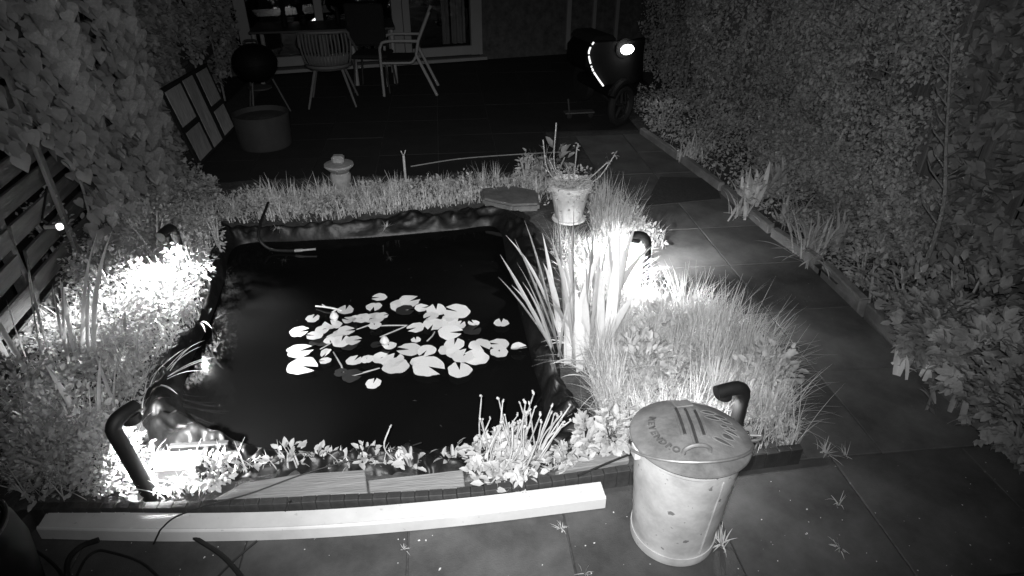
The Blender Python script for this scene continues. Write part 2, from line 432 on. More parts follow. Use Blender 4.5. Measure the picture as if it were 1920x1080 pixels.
# kerb stones along the right bed
KP = [((1200,250),(1270,300)),((1275,303),(1347,358)),((1352,362),(1440,438)),((1445,443),(1527,500)),((1541,508),(1612,578)),((1622,588),(1690,660)),((1700,670),(1790,745)),((1800,755),(1905,868))]
KL = ['far end by the dark scooter', 'behind the dark patch', 'beside the rosette plants', 'under the trailing straw leaves', 'clean one next to the pale leafy plant', 'half buried after the clean one', 'dark one near the broad leaved shrub', 'lowest in the frame by the bright lower shrubs']
for (a, b), lb in zip(KP, KL):
    A, B = at(*a), at(*b); d = B-A; ln = d.length; c = (A+B)/2; ang = math.atan2(d.y, d.x)
    o = MB().box((0, 0, 0), (ln, 0.06, 0.15), ch=0.008).build('kerb_stone', 'kerb', loc=(c.x+.02, c.y, 0.005+rnd.uniform(-.01, .012)), smooth=False)
    o.rotation_euler = (rnd.uniform(-.08, .08), rnd.uniform(-.02, .02), ang)
    tag(o, 'concrete kerb stone of the right bed, '+lb, 'kerb stone', 'kerb stones along the path')

# ------------------------------------------------------------------ left fence: horizontal boards on posts
LX = -2.63; LANG = R(5.2)   # the left fence runs slightly outwards towards the house
def lfx(y): return LX-(y-5)*math.tan(LANG)
fen = empty('board_fence', (LX, 5, 0), 'old horizontal board fence on the left, half hidden by ivy', 'fence', rz=LANG)
for i in range(12):
    z = 0.07+i*0.165
    for (y0, y1) in ((1.2, 3.55), (3.57, 6.0), (6.02, 9.6)):
        o = MB().box((0, 0, 0), (0.02, y1-y0, 0.125), Matrix.Rotation(R(rnd.uniform(-1, 1)), 3, 'Z') @ Matrix.Rotation(R(8), 3, 'Y'), ch=.002).build('board', 'fence_wood', fen, (rnd.uniform(-.006, .006), (y0+y1)/2-5, z), smooth=False)
        o.rotation_euler = (rnd.uniform(-.006, .006), 0, 0)
for y in (1.3, 2.45, 3.56, 4.75, 6.01, 7.2, 8.4, 9.5):
    MB().box((0, 0, 1.0), (0.07, 0.06, 2.0), ch=.004).build('post', 'fence_wood', fen, (-0.05, y-5, 0), smooth=False)
for i, y in enumerate((1.85, 3.0, 4.1)):
    MB().box((0, 0, 0.85), (0.025, 0.05, 1.7), ch=.003).build('batten', 'fence_upright', fen, (0.035, y-5, 0), smooth=False)

# ------------------------------------------------------------------ right fence: upright boards
RX = 3.42
fr_ = empty('close_board_fence', (RX, 4.5, 0), 'upright board fence at the right edge behind the border plants', 'fence')
y = 1.0; sm = MB().box((0, 0, 0), (0.02, 0.128, 2.0), ch=.003).mesh('board', 'fence_upright', smooth=False)
while y < 10.4:
    o = link('board', sm, None, fr_, (rnd.uniform(-.012, .012), y-4.5, 1.02+rnd.uniform(-.02, .02))); o.rotation_euler = (rnd.uniform(-.012, .012), 0, rnd.uniform(-.05, .05)); y += 0.143
for z in (.35, 1.0, 1.65): MB().box((0, 0, 0), (0.04, 9.4, 0.07), ch=.003).build('rail', 'fence_upright', fr_, (0.04, 1.2, z), smooth=False)
for y in (1.9, 3.45, 5.3, 7.2, 9.1): MB().box((0, 0, 1.0), (0.07, 0.07, 2.0), ch=.004).build('post', 'fence_upright', fr_, (-0.055, y-4.5, 0), smooth=False)

# ------------------------------------------------------------------ house at the back
A = Vector((-2.95, 10.15, 0)); B = Vector((0.66, 10.93, 0)); hdir = (B-A).normalized(); hang = math.atan2(hdir.y, hdir.x)
HW = (B-A).length
house = empty('brick_house', A, 'dark brick house across the back of the patio with white framed glass doors', 'house', rz=hang)
def hb(name, m, c, size, parent=house, ch=0.0): return MB().box(c, size, ch=ch).build(name, m, parent, smooth=False)
hb('wall', 'brick', (HW+1.75, 0.16, 1.6), (3.48, 0.3, 3.2)); hb('wall', 'brick', (-1.02, 0.16, 1.6), (2.0, 0.3, 3.2)); hb('wall', 'brick', (HW/2, 0.16, 2.75), (HW-.02, 0.3, 0.9))
hb('door_sill', 'white_frame', (HW/2, -0.06, 0.045), (HW+.1, 0.14, 0.05), ch=.005)
def hpx(px): # position along the house front of an upright seen at px
    d = _ray(px, 60); n_ = Vector((-hdir.y, hdir.x, 0)); dv = Vector(d); t = (A-Vector(_o)).dot(n_)/dv.dot(n_); return (Vector(_o)+dv*t-A).dot(hdir)
def frame_at(p0, p1, name='frame_post', dy=0.06, d=0.09):
    a, b = hpx(p0), hpx(p1); return hb(name, 'white_frame', ((a+b)/2, dy, 1.18), (abs(b-a), d, 2.2), ch=.004)
for a, b in ((447, 469), (595, 610), (738, 757), (758, 771), (884, 906)): frame_at(a, b)
hb('bottom_rail', 'white_frame', ((hpx(770)+hpx(886))/2, 0.05, 0.16), (hpx(884)-hpx(771)-.006, 0.07, 0.14), ch=.004)
hb('bottom_rail', 'white_frame', ((hpx(470)+hpx(738))/2, 0.05, 0.16), (hpx(737)-hpx(470)-.006, 0.07, 0.14), ch=.004)
hb('threshold', 'black_plastic', (HW/2, -.02, .08), (HW-.1, .03, .02))
for a, b in ((470, 594), (611, 737), (772, 883)): hb('pane', 'glass', ((hpx(a)+hpx(b))/2, 0.07, 1.25), (hpx(b)-hpx(a), 0.012, 2.0))
for a, b in ((1060, 1068), (1108, 1114), (1150, 1156)): frame_at(a, b, 'side_window_frame', -0.02, 0.06)
room = MB().box((HW/2, 3.6, -.02), (HW+3, 6.4, .06)).box((HW/2, 6.5, 1.5), (HW+3, .1, 3)).box((-1.2, 3.6, 1.5), (.1, 6.4, 3)).box((HW+1.6, 3.6, 1.5), (.1, 6.4, 3)).box((HW/2, 3.6, 2.6), (HW+3, 6.4, .05)).build('room', 'room', house, smooth=False)
# hanging curtains inside the right door
def curtain(px0, px1, label):
    x0, x1 = hpx(px0), hpx(px1); n = 24; V = []; F = []
    for i in range(n+1):
        t = i/n; x = x0+(x1-x0)*t; yy = 0.03*math.sin(t*14+px0); V += [(x, yy, 0.22), (x, yy*1.1, 2.3)]
    F = [(2*i, 2*i+2, 2*i+3, 2*i+1) for i in range(n)]
    me = bpy.data.meshes.new('curtain'); me.from_pydata([(v[0]-x0, v[1], v[2]) for v in V], [], F); me.update(); me.polygons.foreach_set('use_smooth', [True]*n); me.materials.append(MATS['curtain'])
    M = house.matrix_basis
    o = link('curtain', me); loc = A+hdir*x0+Vector((-hdir.y, hdir.x, 0))*0.32; o.location = loc; o.rotation_euler = (0, 0, hang)
    tag(o, label, 'curtain')
curtain(838, 851, 'narrow pale curtain strip behind the right glass door'); curtain(856, 882, 'wider pale curtain beside the right door jamb')
# glowing bulbs behind the glass; the brighter is added to imitate a lamp reflection
def on_house(px, py, off):
    d = Vector(_ray(px, py)); n_ = Vector((-hdir.y, hdir.x, 0)); q = A+n_*off; t = (q-Vector(_o)).dot(n_)/d.dot(n_); return Vector(_o)+d*t
def pane_glow(px, py, off, r, label, mname, elong=1.0, ang=0):
    p = on_house(px, py, off)
    root = empty('pane_glow', (p.x, p.y, 0.02), label, 'lamp')
    z = p.z-.02
    MB().lathe([(.09, 0), (.09, .02), (.012, .03), (.012, z-r*1.6), (.0, z-r*1.6)], seg=16).build('stand', 'dark_frame', root)
    MB().lathe([(r*1.25, -r*1.7), (r*1.3, -r*1.2), (r*.7, -r*1.5), (.0, -r*1.5)], seg=16).build('socket', 'dark_frame', root, (0, 0, z))
    b = MB().lathe([(0, -r*elong)]+[(r*math.sin(t), -r*elong*math.cos(t)) for t in np.linspace(.2, math.pi-.2, 9)]+[(0, r*elong)], seg=16).build('bulb', mname, root, (0, 0, z)); b.rotation_euler = (0, ang, 0)
pane_glow(592, 46, .35, .075, 'small added bulb behind the left window pane, imitating a lamp reflection', 'bulb_glow', 1.3, .5)
pane_glow(734, 46, .8, .055, 'dim square lamp behind the middle pane', 'spark_glow')
hb_t = empty('sideboard', on_house(520, 40, .55)*1, 'dark tall speaker or cabinet inside the left window', 'cabinet', rz=hang)
hb_t['label'] = 'dark upright cabinet standing inside the left window'
hb_t.location.z = 0.02
MB().box((0, 0, .55), (.5, .35, 1.1), ch=.01).build('carcass', 'dark_fabric', hb_t, smooth=False); MB().box((0, -.185, .55), (.44, .012, 1.0), ch=.003).build('door', 'dark_frame', hb_t, smooth=False)

# ================================================================== OBJECTS
# ------------------------------------------------------------------ long white beam on the paving
def sweep(path, prof, name, m, parent=None, loc=(0, 0, 0)):
    """prof: (across, up) outline swept along path (list of Vector)"""
    P = path; n = len(P); k = len(prof); V = []
    for i in range(n):
        d = (P[min(i+1, n-1)]-P[max(i-1, 0)]); d.z = 0; d.normalize(); s_ = Vector((-d.y, d.x, 0))
        V += [tuple(P[i]+s_*a+Vector((0, 0, b))-Vector(loc)) for a, b in prof]
    F = [(i*k+j, (i+1)*k+j, (i+1)*k+(j+1) % k, i*k+(j+1) % k) for i in range(n-1) for j in range(k)]
    F += [tuple(range(k)), tuple(range((n-1)*k+k-1, (n-1)*k-1, -1))]
    me = bpy.data.meshes.new(name); me.from_pydata(V, [], F); me.update(); me.materials.append(MATS[m])
    bm = bmesh.new(); bm.from_mesh(me); bmesh.ops.recalc_face_normals(bm, faces=bm.faces[:]); bm.to_mesh(me); bm.free()
    return link(name, me, None, parent)
bp = smooth_path([at(78, 1013), at(340, 1018), at(600, 1011), at(870, 988), at(1135, 955)], 8)
bp = [p+Vector((0, .004, 0)) for p in bp]
broot = empty('white_beam', bp[0], 'long white plastic beam lying along the black bed edging', 'beam')
sweep(bp, [(0, .004), (0, .060), (.003, .066), (.008, .069), (.012, .068), (.015, .064), (.088, .066), (.092, .062), (.092, .004)], 'profile', 'beam', broot, bp[0])
ends = MB(bp[-1]); e0 = bp[-1]; ends.box(e0+Vector((.002, .046, .034)), (.004, .084, .056)); ends.build('end_cap', 'beam', broot, smooth=False)

# ------------------------------------------------------------------ black bed edging, ribbed pieces
ep = [p+Vector((0, -.012, 0)) for p in smooth_path([at(60, 943, .09), at(340, 941, .09), at(600, 930, .09), at(870, 915, .09), at(1130, 880, .09), at(1270, 862, .09), at(1400, 846, .09), at(1514, 832, .09)], 24)]
er = empty('bed_edging', (ep[0].x, ep[0].y, 0), 'low black edging of upright rounded pieces along the front of the bed', 'edging')
acc = [0.0]
for i in range(1, len(ep)): acc.append(acc[-1]+(ep[i]-ep[i-1]).length)
pitch = 0.058; npc = int(acc[-1]/pitch)
em = MB().box((0, 0, 0), (pitch-.0012, .036, .17), ch=.0025).mesh('piece', 'edging', smooth=False)
for k in range(npc):
    s_ = (k+.5)*pitch; i = max(j for j in range(len(acc)-1) if acc[j] <= s_); t = (s_-acc[i])/(acc[i+1]-acc[i]); p = ep[i].lerp(ep[i+1], t); d = ep[i+1]-ep[i]
    o = link('edging_piece', em, None, er, (p.x-er.location.x, p.y-er.location.y, 0.006+rnd.uniform(-.002, .002))); o.rotation_euler = (rnd.uniform(-.02, .02), 0, math.atan2(d.y, d.x)+rnd.uniform(-.02, .02))
MB().lathe([(.035, -.09), (.04, .0), (.04, .065), (.03, .08), (0, .082)], seg=16).build('end_post', 'edging', er, (-.03, -.035, -.005))

# ------------------------------------------------------------------ timber boards behind the edging
def board(pxs, z, th, label):
    P = [at(x, y, z) for x, y in pxs]; c = sum(P, Vector())/len(P); c.z = 0
    n = len(P); V = [p-c for p in P]+[p-c-Vector((0, 0, th)) for p in P]; F = [tuple(range(n)), tuple(range(2*n-1, n-1, -1))]+[(i, i+n, (i+1) % n+n, (i+1) % n) for i in range(n)]
    bm = bmesh.new(); vs_ = [bm.verts.new(v) for v in V]
    for f in F: bm.faces.new([vs_[i] for i in f])
    bmesh.ops.recalc_face_normals(bm, faces=bm.faces[:]); bmesh.ops.bevel(bm, geom=bm.edges[:], offset=.004, segments=1, affect='EDGES')
    me = bpy.data.meshes.new('timber_board'); bm.to_mesh(me); bm.free(); me.materials.append(MATS['plank'])
    o = link('timber_board', me, None, None, c); return tag(o, label, 'board', 'timber boards on the pond edge')
board([(395,938),(690,929),(684,880),(560,888),(455,905)], .075, .04, 'wide weathered timber board behind the left half of the edging')
board([(694,929),(872,914),(868,880),(690,900)], .07, .04, 'narrow pale timber board between the wide board and the bud plant')
board([(1040,885),(1180,862),(1176,845),(1090,855)], .065, .03, 'short timber board end beside the metal bin')
# lit block by the front left lamp
A0 = at(298, 930, .0); B0 = at(378, 925, .0); d = B0-A0
blk = empty('timber_block', (A0+B0)/2+Vector((0, .05, 0)), 'squared timber block shining white under the front left lamp', 'block', rz=math.atan2(d.y, d.x))
MB().box((0, .03, .065), (d.length, .11, .13), ch=.006).build('core', 'block_wood', blk, smooth=False)
MB().box((d.length/2+.018, .02, .07), (.03, .13, .16), ch=.006).build('shaded_end', 'dark_frame', blk, smooth=False)  # dark plate puts the shade of the end face into the colour
MB().box((.06, .115, .12), (.26, .03, .035), ch=.005).build('rear_rail', 'black_plastic', blk, smooth=False)

# ------------------------------------------------------------------ galvanised dust bin
bx_, by_ = 0.83, 1.655
bn = empty('dust_bin', (bx_, by_, 0.0), 'battered galvanised metal dust bin with embossed lid on the front paving', 'bin')
HB = 0.515
MB().lathe([(.155, .012), (.168, .004), (.170, .03), (.164, .05), (.1655, .08), (.176, .22), (.188, .38), (.1965, HB-.012), (.203, HB-.004), (.203, HB+.004), (.194, HB+.004), (.19, HB-.03), (.155, .06)], seg=64).build('body', 'zinc', bn)
body = bn.children[0]; bm = bmesh.new(); bm.from_mesh(body.data); bmesh.ops.subdivide_edges(bm, edges=[e for e in bm.edges if abs(e.verts[0].co.z-e.verts[1].co.z) > .05 and e.verts[0].co.xy.length > .16], cuts=3, use_grid_fill=True)
for v in bm.verts:
    if .06 < v.co.z < HB-.03: k = 1+.022*noise.noise((v.co.x*9, v.co.y*9, v.co.z*7))+.012*noise.noise((v.co.x*22, v.co.y*22, v.co.z*18)); v.co.x *= k; v.co.y *= k
bm.to_mesh(body.data); bm.free(); body.data.polygons.foreach_set('use_smooth', [True]*len(body.data.polygons))
MB().tube([(.167*math.cos(t), .167*math.sin(t), .044) for t in np.linspace(0, 2*math.pi, 49)], .002, 6, False).build('foot_ring', 'zinc', bn)
sa = R(-72)
MB().tube([((.1668+.031*t)*math.cos(sa), (.1668+.031*t)*math.sin(sa), .06+.42*t) for t in np.linspace(0, 1, 12)], .003, 6).build('seam', 'zinc', bn)
LR = .215
lid = MB().lathe([(LR-.006, -.016), (LR, -.018), (LR+.004, -.012), (LR+.002, -.005), (LR-.008, .0), (LR-.02, .004), (.15, .022), (.08, .036), (0, .042)], seg=72).build('lid', 'zinc_lid', bn, (0, 0, HB+.02))
lid.rotation_euler = (R(-5), R(1.5), 0)
def lidz(r): return np.interp(r, [0, .08, .15, LR-.02, LR], [.042, .036, .022, .004, -.002])
la = R(82)   # direction of the ribs on the lid
def lp(u, v, dz=0): # u along ribs, v across
    x = u*math.cos(la)+v*math.sin(la); y_ = u*math.sin(la)-v*math.cos(la); return Vector((x, y_, lidz(math.hypot(x, y_))+dz))
for v, a, b in ((-.034, -.05, .115), (0.0, -.095, .11), (.034, -.05, .10)):
    MB().tube([lp(u, v, .001) for u in np.linspace(a, b, 8)], .0055, 6).build('groove', 'zinc_dark', lid)
    MB().tube([lp(u, v-.011, -.001) for u in np.linspace(a-.008, b+.01, 8)], .006, 6).build('rib', 'zinc_lid', lid)
MB().tube([lp(u, .048, -.001) for u in np.linspace(-.06, .12, 8)], .006, 6).build('rib', 'zinc_lid', lid)
MB().box(lp(.155, 0, .003), (.07, .05, .006), Matrix.Rotation(R(6), 3, 'Z')@Matrix.Rotation(R(-8), 3, 'X'), ch=.002).build('hinge_strap', 'zinc_lid', lid, smooth=False)
hc = lp(-.125, -.01)
MB().tube(smooth_path([hc+Vector((-.05, -.006, -.004)), hc+Vector((-.045, -.01, .018)), hc+Vector((-.02, -.012, .034)), hc+Vector((.015, -.012, .034)), hc+Vector((.042, -.01, .018)), hc+Vector((.048, -.006, -.004))], 6), .007, 8).build('lid_handle', 'zinc_wire', lid)
# embossed lettering round the left of the lid
def letters(word, r, a0, a1, size, parent):
    mes = []
    for i, ch in enumerate(word):
        a = R(a0+(a1-a0)*i/(len(word)-1))
        cu = bpy.data.curves.new('t', 'FONT'); cu.body = ch; cu.size = size; cu.extrude = .003; cu.align_x = 'CENTER'; cu.align_y = 'CENTER'; cu.offset = .0012
        ob = bpy.data.objects.new('t', cu); col.objects.link(ob); bpy.context.view_layer.update()
        me = bpy.data.meshes.new_from_object(ob.evaluated_get(bpy.context.evaluated_depsgraph_get()))
        tilt = Matrix.Rotation(a+math.pi/2, 4, 'Z')@Matrix.Rotation(R(11), 4, 'X')
        rr = r; me.transform(Matrix.Translation((rr*math.cos(a), rr*math.sin(a), lidz(rr)+.0015))@tilt)
        mes.append(me); bpy.data.objects.remove(ob); bpy.data.curves.remove(cu)
    o = link('lettering', join_meshes('lettering', mes, 'zinc_text'), None, parent); return o
letters('NEVENDROS', .143, 152, 240, .033, lid)
# embossed leaf ornament on the right half
def ring_leaf(u, v, a, L, wd, parent):
    pts = []; n = 14
    for k in range(n):
        t = 2*math.pi*k/n; p = (L*math.cos(t), wd*math.sin(t)*(1-.35*math.cos(t)))
        x = u+p[0]*math.cos(a)-p[1]*math.sin(a); y_ = v+p[0]*math.sin(a)+p[1]*math.cos(a); pts.append(Vector((x, y_, lidz(math.hypot(x, y_))+.0008)))
    pts.append(pts[0]); MB().tube(pts, .0014, 6, False).build('ornament', 'zinc_lid', parent)
    c_ = Vector((u, v, lidz(math.hypot(u, v))+.0022)); n = len(pts)-1
    MB().add([c_]+[p.lerp(c_, .25)+Vector((0, 0, .001)) for p in pts[:-1]], [(0, 1+k, 1+(k+1) % n) for k in range(n)]).build('ornament_hollow', 'zinc_text', parent)
for u, v, a, L, wd in ((.10, .085, -.25, .03, .011), (.135, .06, -.3, .026, .012), (.10, .045, -.3, .032, .010), (.15, .03, -.35, .02, .009), (.125, .0, -.3, .015, .009), (.155, -.01, -.4, .014, .008), (.115, -.06, -.6, .026, .014), (.085, -.085, -.6, .04, .009), (.14, -.035, -.6, .03, .008)):
    ring_leaf(u, v, a, L, wd, lid)
for a in (R(186), R(-8)):
    e = MB(); c_ = Vector((.205*math.cos(a), .205*math.sin(a), HB-.02)); e.box(c_, (.025, .045, .055), Matrix.Rotation(a, 3, 'Z'), ch=.004); e.build('ear', 'zinc', bn, smooth=False)
bail = []
for t in np.linspace(R(186), R(352), 26):
    u = math.sin((t-R(186))/R(166)*math.pi); bail.append(Vector((.225*math.cos(t), .19*math.sin(t), HB-.012+.088*u)))
bail = [bail[0]+Vector((-.004, .02, .004))]+bail+[bail[-1]+Vector((.035, .004, .0)), bail[-1]+Vector((.05, .018, .004)), bail[-1]+Vector((.01, .028, .002))]
MB().tube(smooth_path(bail, 4), .0055, 8).build('carrying_handle', 'zinc_wire', bn)

# ------------------------------------------------------------------ garden lamps: black tube posts with a hooded arm
def garden_lamp(base, H, az, arm, label, power, lean=0.0, laz=0.0, cone=168, tilt=0.0, skirt=0.0):
    root = empty('garden_lamp', base, label, 'garden lamp', 'black garden lamps round the pond')
    dv = Vector((math.cos(az), math.sin(az), 0)); off = Vector((math.cos(laz), math.sin(laz), 0))*lean
    r = .030; top = Vector((0, 0, H))+off
    pts = [Vector((0, 0, -.05)), off*.5+Vector((0, 0, H*.5)), off*.9+Vector((0, 0, H-.065))]
    for t in np.linspace(.25, 1, 5): a = t*math.pi/2; pts.append(top+dv*(.05*(1-math.cos(a)))+Vector((0, 0, -.065+.05*math.sin(a))) )
    pts += [top+dv*(arm*.6)+Vector((0, 0, -.015)), top+dv*arm+Vector((0, 0, -.02))]
    MB().tube(smooth_path(pts[:3], 4)[:-1]+pts[2:], r, 18).build('post', 'black_plastic', root)
    MB().lathe([(.055, -.01), (.055, .006), (.036, .012)], seg=20).build('base_collar', 'black_plastic', root, (0, 0, .012))
    hp = top+dv*(arm*.72)+Vector((0, 0, -.05))
    MB().lathe([(.036, .0), (.034, .02), (.0, .02)], seg=20).build('lamp_hood', 'black_plastic', root, hp)
    MB().lathe([(.0, -.004), (.024, -.003), (.026, .0), (0, .001)], seg=20).build('lens', 'lamp_glow', root, hp+Vector((0, 0, -.001)))
    if skirt: MB().lathe([(.036, .004), (.037, -skirt), (.034, -skirt), (.033, .003)], seg=24).build('glare_shield', 'black_plastic', root, hp)
    l = bpy.data.lights.new('bulb_light', 'SPOT'); l.energy = power; l.spot_size = R(cone); l.spot_blend = .35; l.shadow_soft_size = .02
    lo_ = bpy.data.objects.new('bulb_light', l); col.objects.link(lo_); lo_.parent = root; lo_.location = hp+Vector((0, 0, -.02)); lo_.rotation_euler = (dv*math.sin(tilt)+Vector((0, 0, -math.cos(tilt)))).to_track_quat('-Z', 'Y').to_euler()
    return root
garden_lamp(at(1207, 545), .42, R(172), .105, 'black bent lamp post glaring among the grass by the path', 150, .02, R(180))
garden_lamp(at(290, 942), .46, R(62), .12, 'black bent lamp post at the front left corner of the pond', 130, .05, R(170), 104, R(20), .02)
p = at(1398, 722, .42); garden_lamp((p.x, p.y, 0), .43, R(190), .14, 'black bent lamp post behind the metal dust bin', 9)
garden_lamp((-1.72, 3.80, 0), .50, R(-100), .14, 'black bent lamp post at the back left among pale weeds', 215, cone=140, tilt=R(22), skirt=.02)

# ------------------------------------------------------------------ cables, hoses
def cable(name, pxs, r, label, cat, m='black_plastic', n=8):
    P = [at(q[0], q[1], q[2] if len(q) > 2 else r+.002) for q in pxs]; c = Vector((P[0].x, P[0].y, 0))
    return tag(MB(c).tube(smooth_path(P, n), r, 8).build(name, m, None, c), label, cat)
cable('cable', [(55,1026),(85,1045),(112,1072),(120,1100)], .006, 'thin black cable beside the black rain barrel', 'cable')
cable('hose', [(128,1110),(127,1055),(150,1026),(185,1012,.02)], .011, 'thick dark hose running under the left end of the beam', 'hose')
cable('cable', [(135,1100),(158,1052),(180,1034),(205,1035),(265,1055),(310,1095)], .0055, 'black cable looped on the paving below the beam', 'cable')
cable('hose', [(365,1008,.02),(420,1045),(468,1100)], .010, 'thick dark hose below the middle of the beam', 'hose')
cable('cable', [(395,1095),(440,1050),(482,1014,.02)], .0045, 'thin black cable crossing the dark hose under the beam', 'cable')
cable('wire', [(288,1020,.005),(296,1003,.05),(304,990,.078),(332,968,.076),(400,944,.098),(470,925,.085),(560,892,.085),(640,868,.08),(720,852,.09),(790,830,.06)], .0035, 'thin wire laid over the white beam towards the pond', 'wire')
cable('wire', [(535,958,.07),(541,944,.105),(545,940,.09)], .005, 'short black cable end over the edging', 'wire')
cable('wire', [(1085,892,.1),(1140,868,.08),(1190,848,.09)], .005, 'dark wire running to the bin along the board end', 'wire')
cable('cord', [(770,312),(860,298),(960,290),(1070,284)], .006, 'pale cord lying across the dark patio edge', 'cord', 'plank')
hr = empty('pond_hose', at(500, 385, .1), 'curved dark hose with a white nozzle dipping into the pond', 'hose')
P = [at(503,380,.14), at(488,420,.12), at(486,448,.06), at(505,466,-.01), at(530,470,-.025), at(556,470,-.02)]
MB(hr.location).tube(smooth_path(P, 8), .011, 10).build('tube', 'black_plastic', hr)
MB(hr.location).tube([at(553,470,-.02), at(566,469,-.015), at(569,469,-.015), at(592,467,-.01)], [.012, .012, .008, .008], 10).build('nozzle', 'white_metal', hr)

# ------------------------------------------------------------------ black barrel at the bottom left corner
br = empty('rain_barrel', (-1.735, 1.60, 0), 'black round barrel with a rim, cut off at the lower left corner', 'barrel')
MB().lathe([(.15, .0), (.165, .02), (.19, .24), (.18, .34), (.14, .42), (.15, .43), (.14, .445), (.08, .47), (0, .48)], seg=40).build('body', 'enamel_black', br)
MB().tube([(.165*math.cos(t), .165*math.sin(t), .385) for t in np.linspace(0, 2*math.pi, 41)], .009, 8, False).build('rim', 'black_plastic', br)

# ------------------------------------------------------------------ leaning panelled board on the left
P0, P1 = at(375, 312), at(443, 240); P0.z = P1.z = .01
T0 = atx(300, 168, -2.44); T1 = atx(387, 118, -2.55)
pn = empty('panelled_board', P0, 'dark framed panel of five boards leaning against the left ivy', 'panel')
def pp(u, v, n_=0.0):
    a = P0.lerp(P1, u); b = T0.lerp(T1, u); q = a.lerp(b, v); nn = (P1-P0).cross(T0-P0).normalized()
    if nn.x < 0: nn = -nn
    return q+nn*n_
def pplate(u0, u1, v0, v1, n0, n1, name, m):
    V = [pp(u0, v0, n0), pp(u1, v0, n0), pp(u1, v1, n0), pp(u0, v1, n0), pp(u0, v0, n1), pp(u1, v0, n1), pp(u1, v1, n1), pp(u0, v1, n1)]
    mb = MB(P0).add(V, [(0,3,2,1),(4,5,6,7),(0,1,5,4),(1,2,6,5),(2,3,7,6),(3,0,4,7)]); return mb.build(name, m, pn, smooth=False)
pplate(0, 1, 0, 1, -.02, 0, 'back_board', 'dark_frame')
for u0, u1, v0, v1 in ((.04,.33,.04,.43),(.04,.33,.51,.95),(.385,.60,.03,.96),(.69,.95,.04,.40),(.69,.95,.48,.95)): pplate(u0, u1, v0, v1, .001, .005, 'board', 'panel_wood')

# ------------------------------------------------------------------ round planter, kettle barbecue
p = at(500, 272); pl = empty('round_planter', p, 'pale round planter standing beside the leaning panel', 'planter')
MB().lathe([(.25, 0), (.265, .02), (.28, .32), (.285, .35), (.27, .35), (.26, .30), (0, .29)], seg=48).build('pot', 'planter', pl); MB().lathe([(.259, .0), (0, .02)], seg=24).build('soil', 'soil', pl, (0, 0, .288))
p = at(497, 213); kb = empty('kettle_barbecue', p, 'black round kettle barbecue on legs behind the pale planter', 'barbecue')
zc = .60; rr = .25
MB().lathe([(.0, -rr*.9)]+[(rr*math.sin(t), -rr*.9*math.cos(t)) for t in np.linspace(.2, 1.57, 10)]+[(rr*1.02, .0)], seg=36).build('bowl', 'enamel_black', kb, (0, 0, zc))
ldd = MB().lathe([(rr*1.03, .003)]+[(rr*1.02*math.cos(t), rr*.85*math.sin(t)) for t in np.linspace(.05, 1.5, 10)]+[(0, rr*.855)], seg=36).build('cover', 'enamel_black', kb, (0, 0, zc))
MB().tube(smooth_path([(-.07, 0, rr*.82), (-.06, 0, rr*.98), (.06, 0, rr*.98), (.07, 0, rr*.82)], 5), .012, 8).build('cover_handle', 'dark_frame', ldd)
for a in (0.3, 2.4, 4.5): MB().tube([(.16*math.cos(a), .16*math.sin(a), zc-.2), (.3*math.cos(a), .3*math.sin(a), .0)], .012, 8).build('leg', 'wheel_alloy', kb)
MB().lathe([(.13, 0), (.14, .02), (0, .025)], seg=24).build('ash_catcher', 'wheel_alloy', kb, (0, 0, .3))

# ------------------------------------------------------------------ garden furniture
def armchair(loc, rz):
    r_ = empty('garden_armchair', loc, 'white metal framed armchair with dark sling seat facing left', 'chair', rz=rz)
    for s_ in (-1, 1):
        yv = s_*.27
        MB().tube(smooth_path([(.30, yv, 0), (.30, yv, .5), (.285, yv, .63), (.20, yv, .69), (-.20, yv, .69)], 6), .018, 8).build('front_leg', 'white_metal', r_)
        MB().tube([(-.40, yv, 0), (-.16, yv, .52), (-.20, yv, .70), (-.36, yv, 1.04)], .02, 8).build('rear_leg', 'white_metal', r_)
        MB().tube(smooth_path([(.29, yv*.93, .42), (0, yv*.93, .42), (-.10, yv*.93, .43), (-.17, yv*.93, .52)], 6), .016, 8).build('seat_rail', 'white_metal', r_)
    MB().box((.09, 0, .445), (.40, .49, .025), ch=.008).build('seat', 'dark_fabric', r_, smooth=False)
    MB().box((-.275, 0, .80), (.02, .49, .44), Matrix.Rotation(R(-24), 3, 'Y'), ch=.006).build('backrest', 'dark_fabric', r_, smooth=False)
    MB().tube([(.30, -.26, .40), (.30, .26, .40)], .014, 8).build('cross_bar', 'white_metal', r_)
    return r_
armchair((-.48, 9.0, 0), R(180-2))
sh = empty('shell_chair', (-1.40, 8.32, 0), 'pale slatted shell chair seen from behind on splayed legs', 'chair', rz=R(4))
nb = 15
for k in range(nb):
    t = -1+2*k/(nb-1); x = .30*t; yb = .02+.14*t*t*1.0
    MB().tube(smooth_path([(x*.75, yb+.10, .44), (x*.9, yb+.0, .52), (x, yb-.05, .70), (x*.98, yb-.07, .86)], 5), .0105, 6).build('slat', 'rattan', sh)
MB().tube(smooth_path([(-.30, .09, .70), (-.30, .07, .80), (-.275, .02, .875), (-.15, -.06, .885), (.15, -.06, .885), (.275, .02, .875), (.30, .07, .80), (.36, .30, .62)], 6), .017, 8).build('top_rail', 'rattan', sh)
MB().lathe([(.0, -.02), (.24, -.015), (.285, .02), (.29, .05), (.26, .035), (0, .02)], seg=28).build('seat', 'rattan', sh, (0, .2, .45))
bw_ = MB(); n = 16
V = []; 
for k in range(n+1):
    t = -1+2*k/n; x = .29*t; V += [(x*.8, .06+.14*t*t, .43), (x*.97, .0+.15*t*t, .60)]
bw_.add(V, [(2*i, 2*i+2, 2*i+3, 2*i+1) for i in range(n)]); o = bw_.build('lower_shell', 'rattan', sh); o.modifiers.new('s', 'SOLIDIFY').thickness = .015
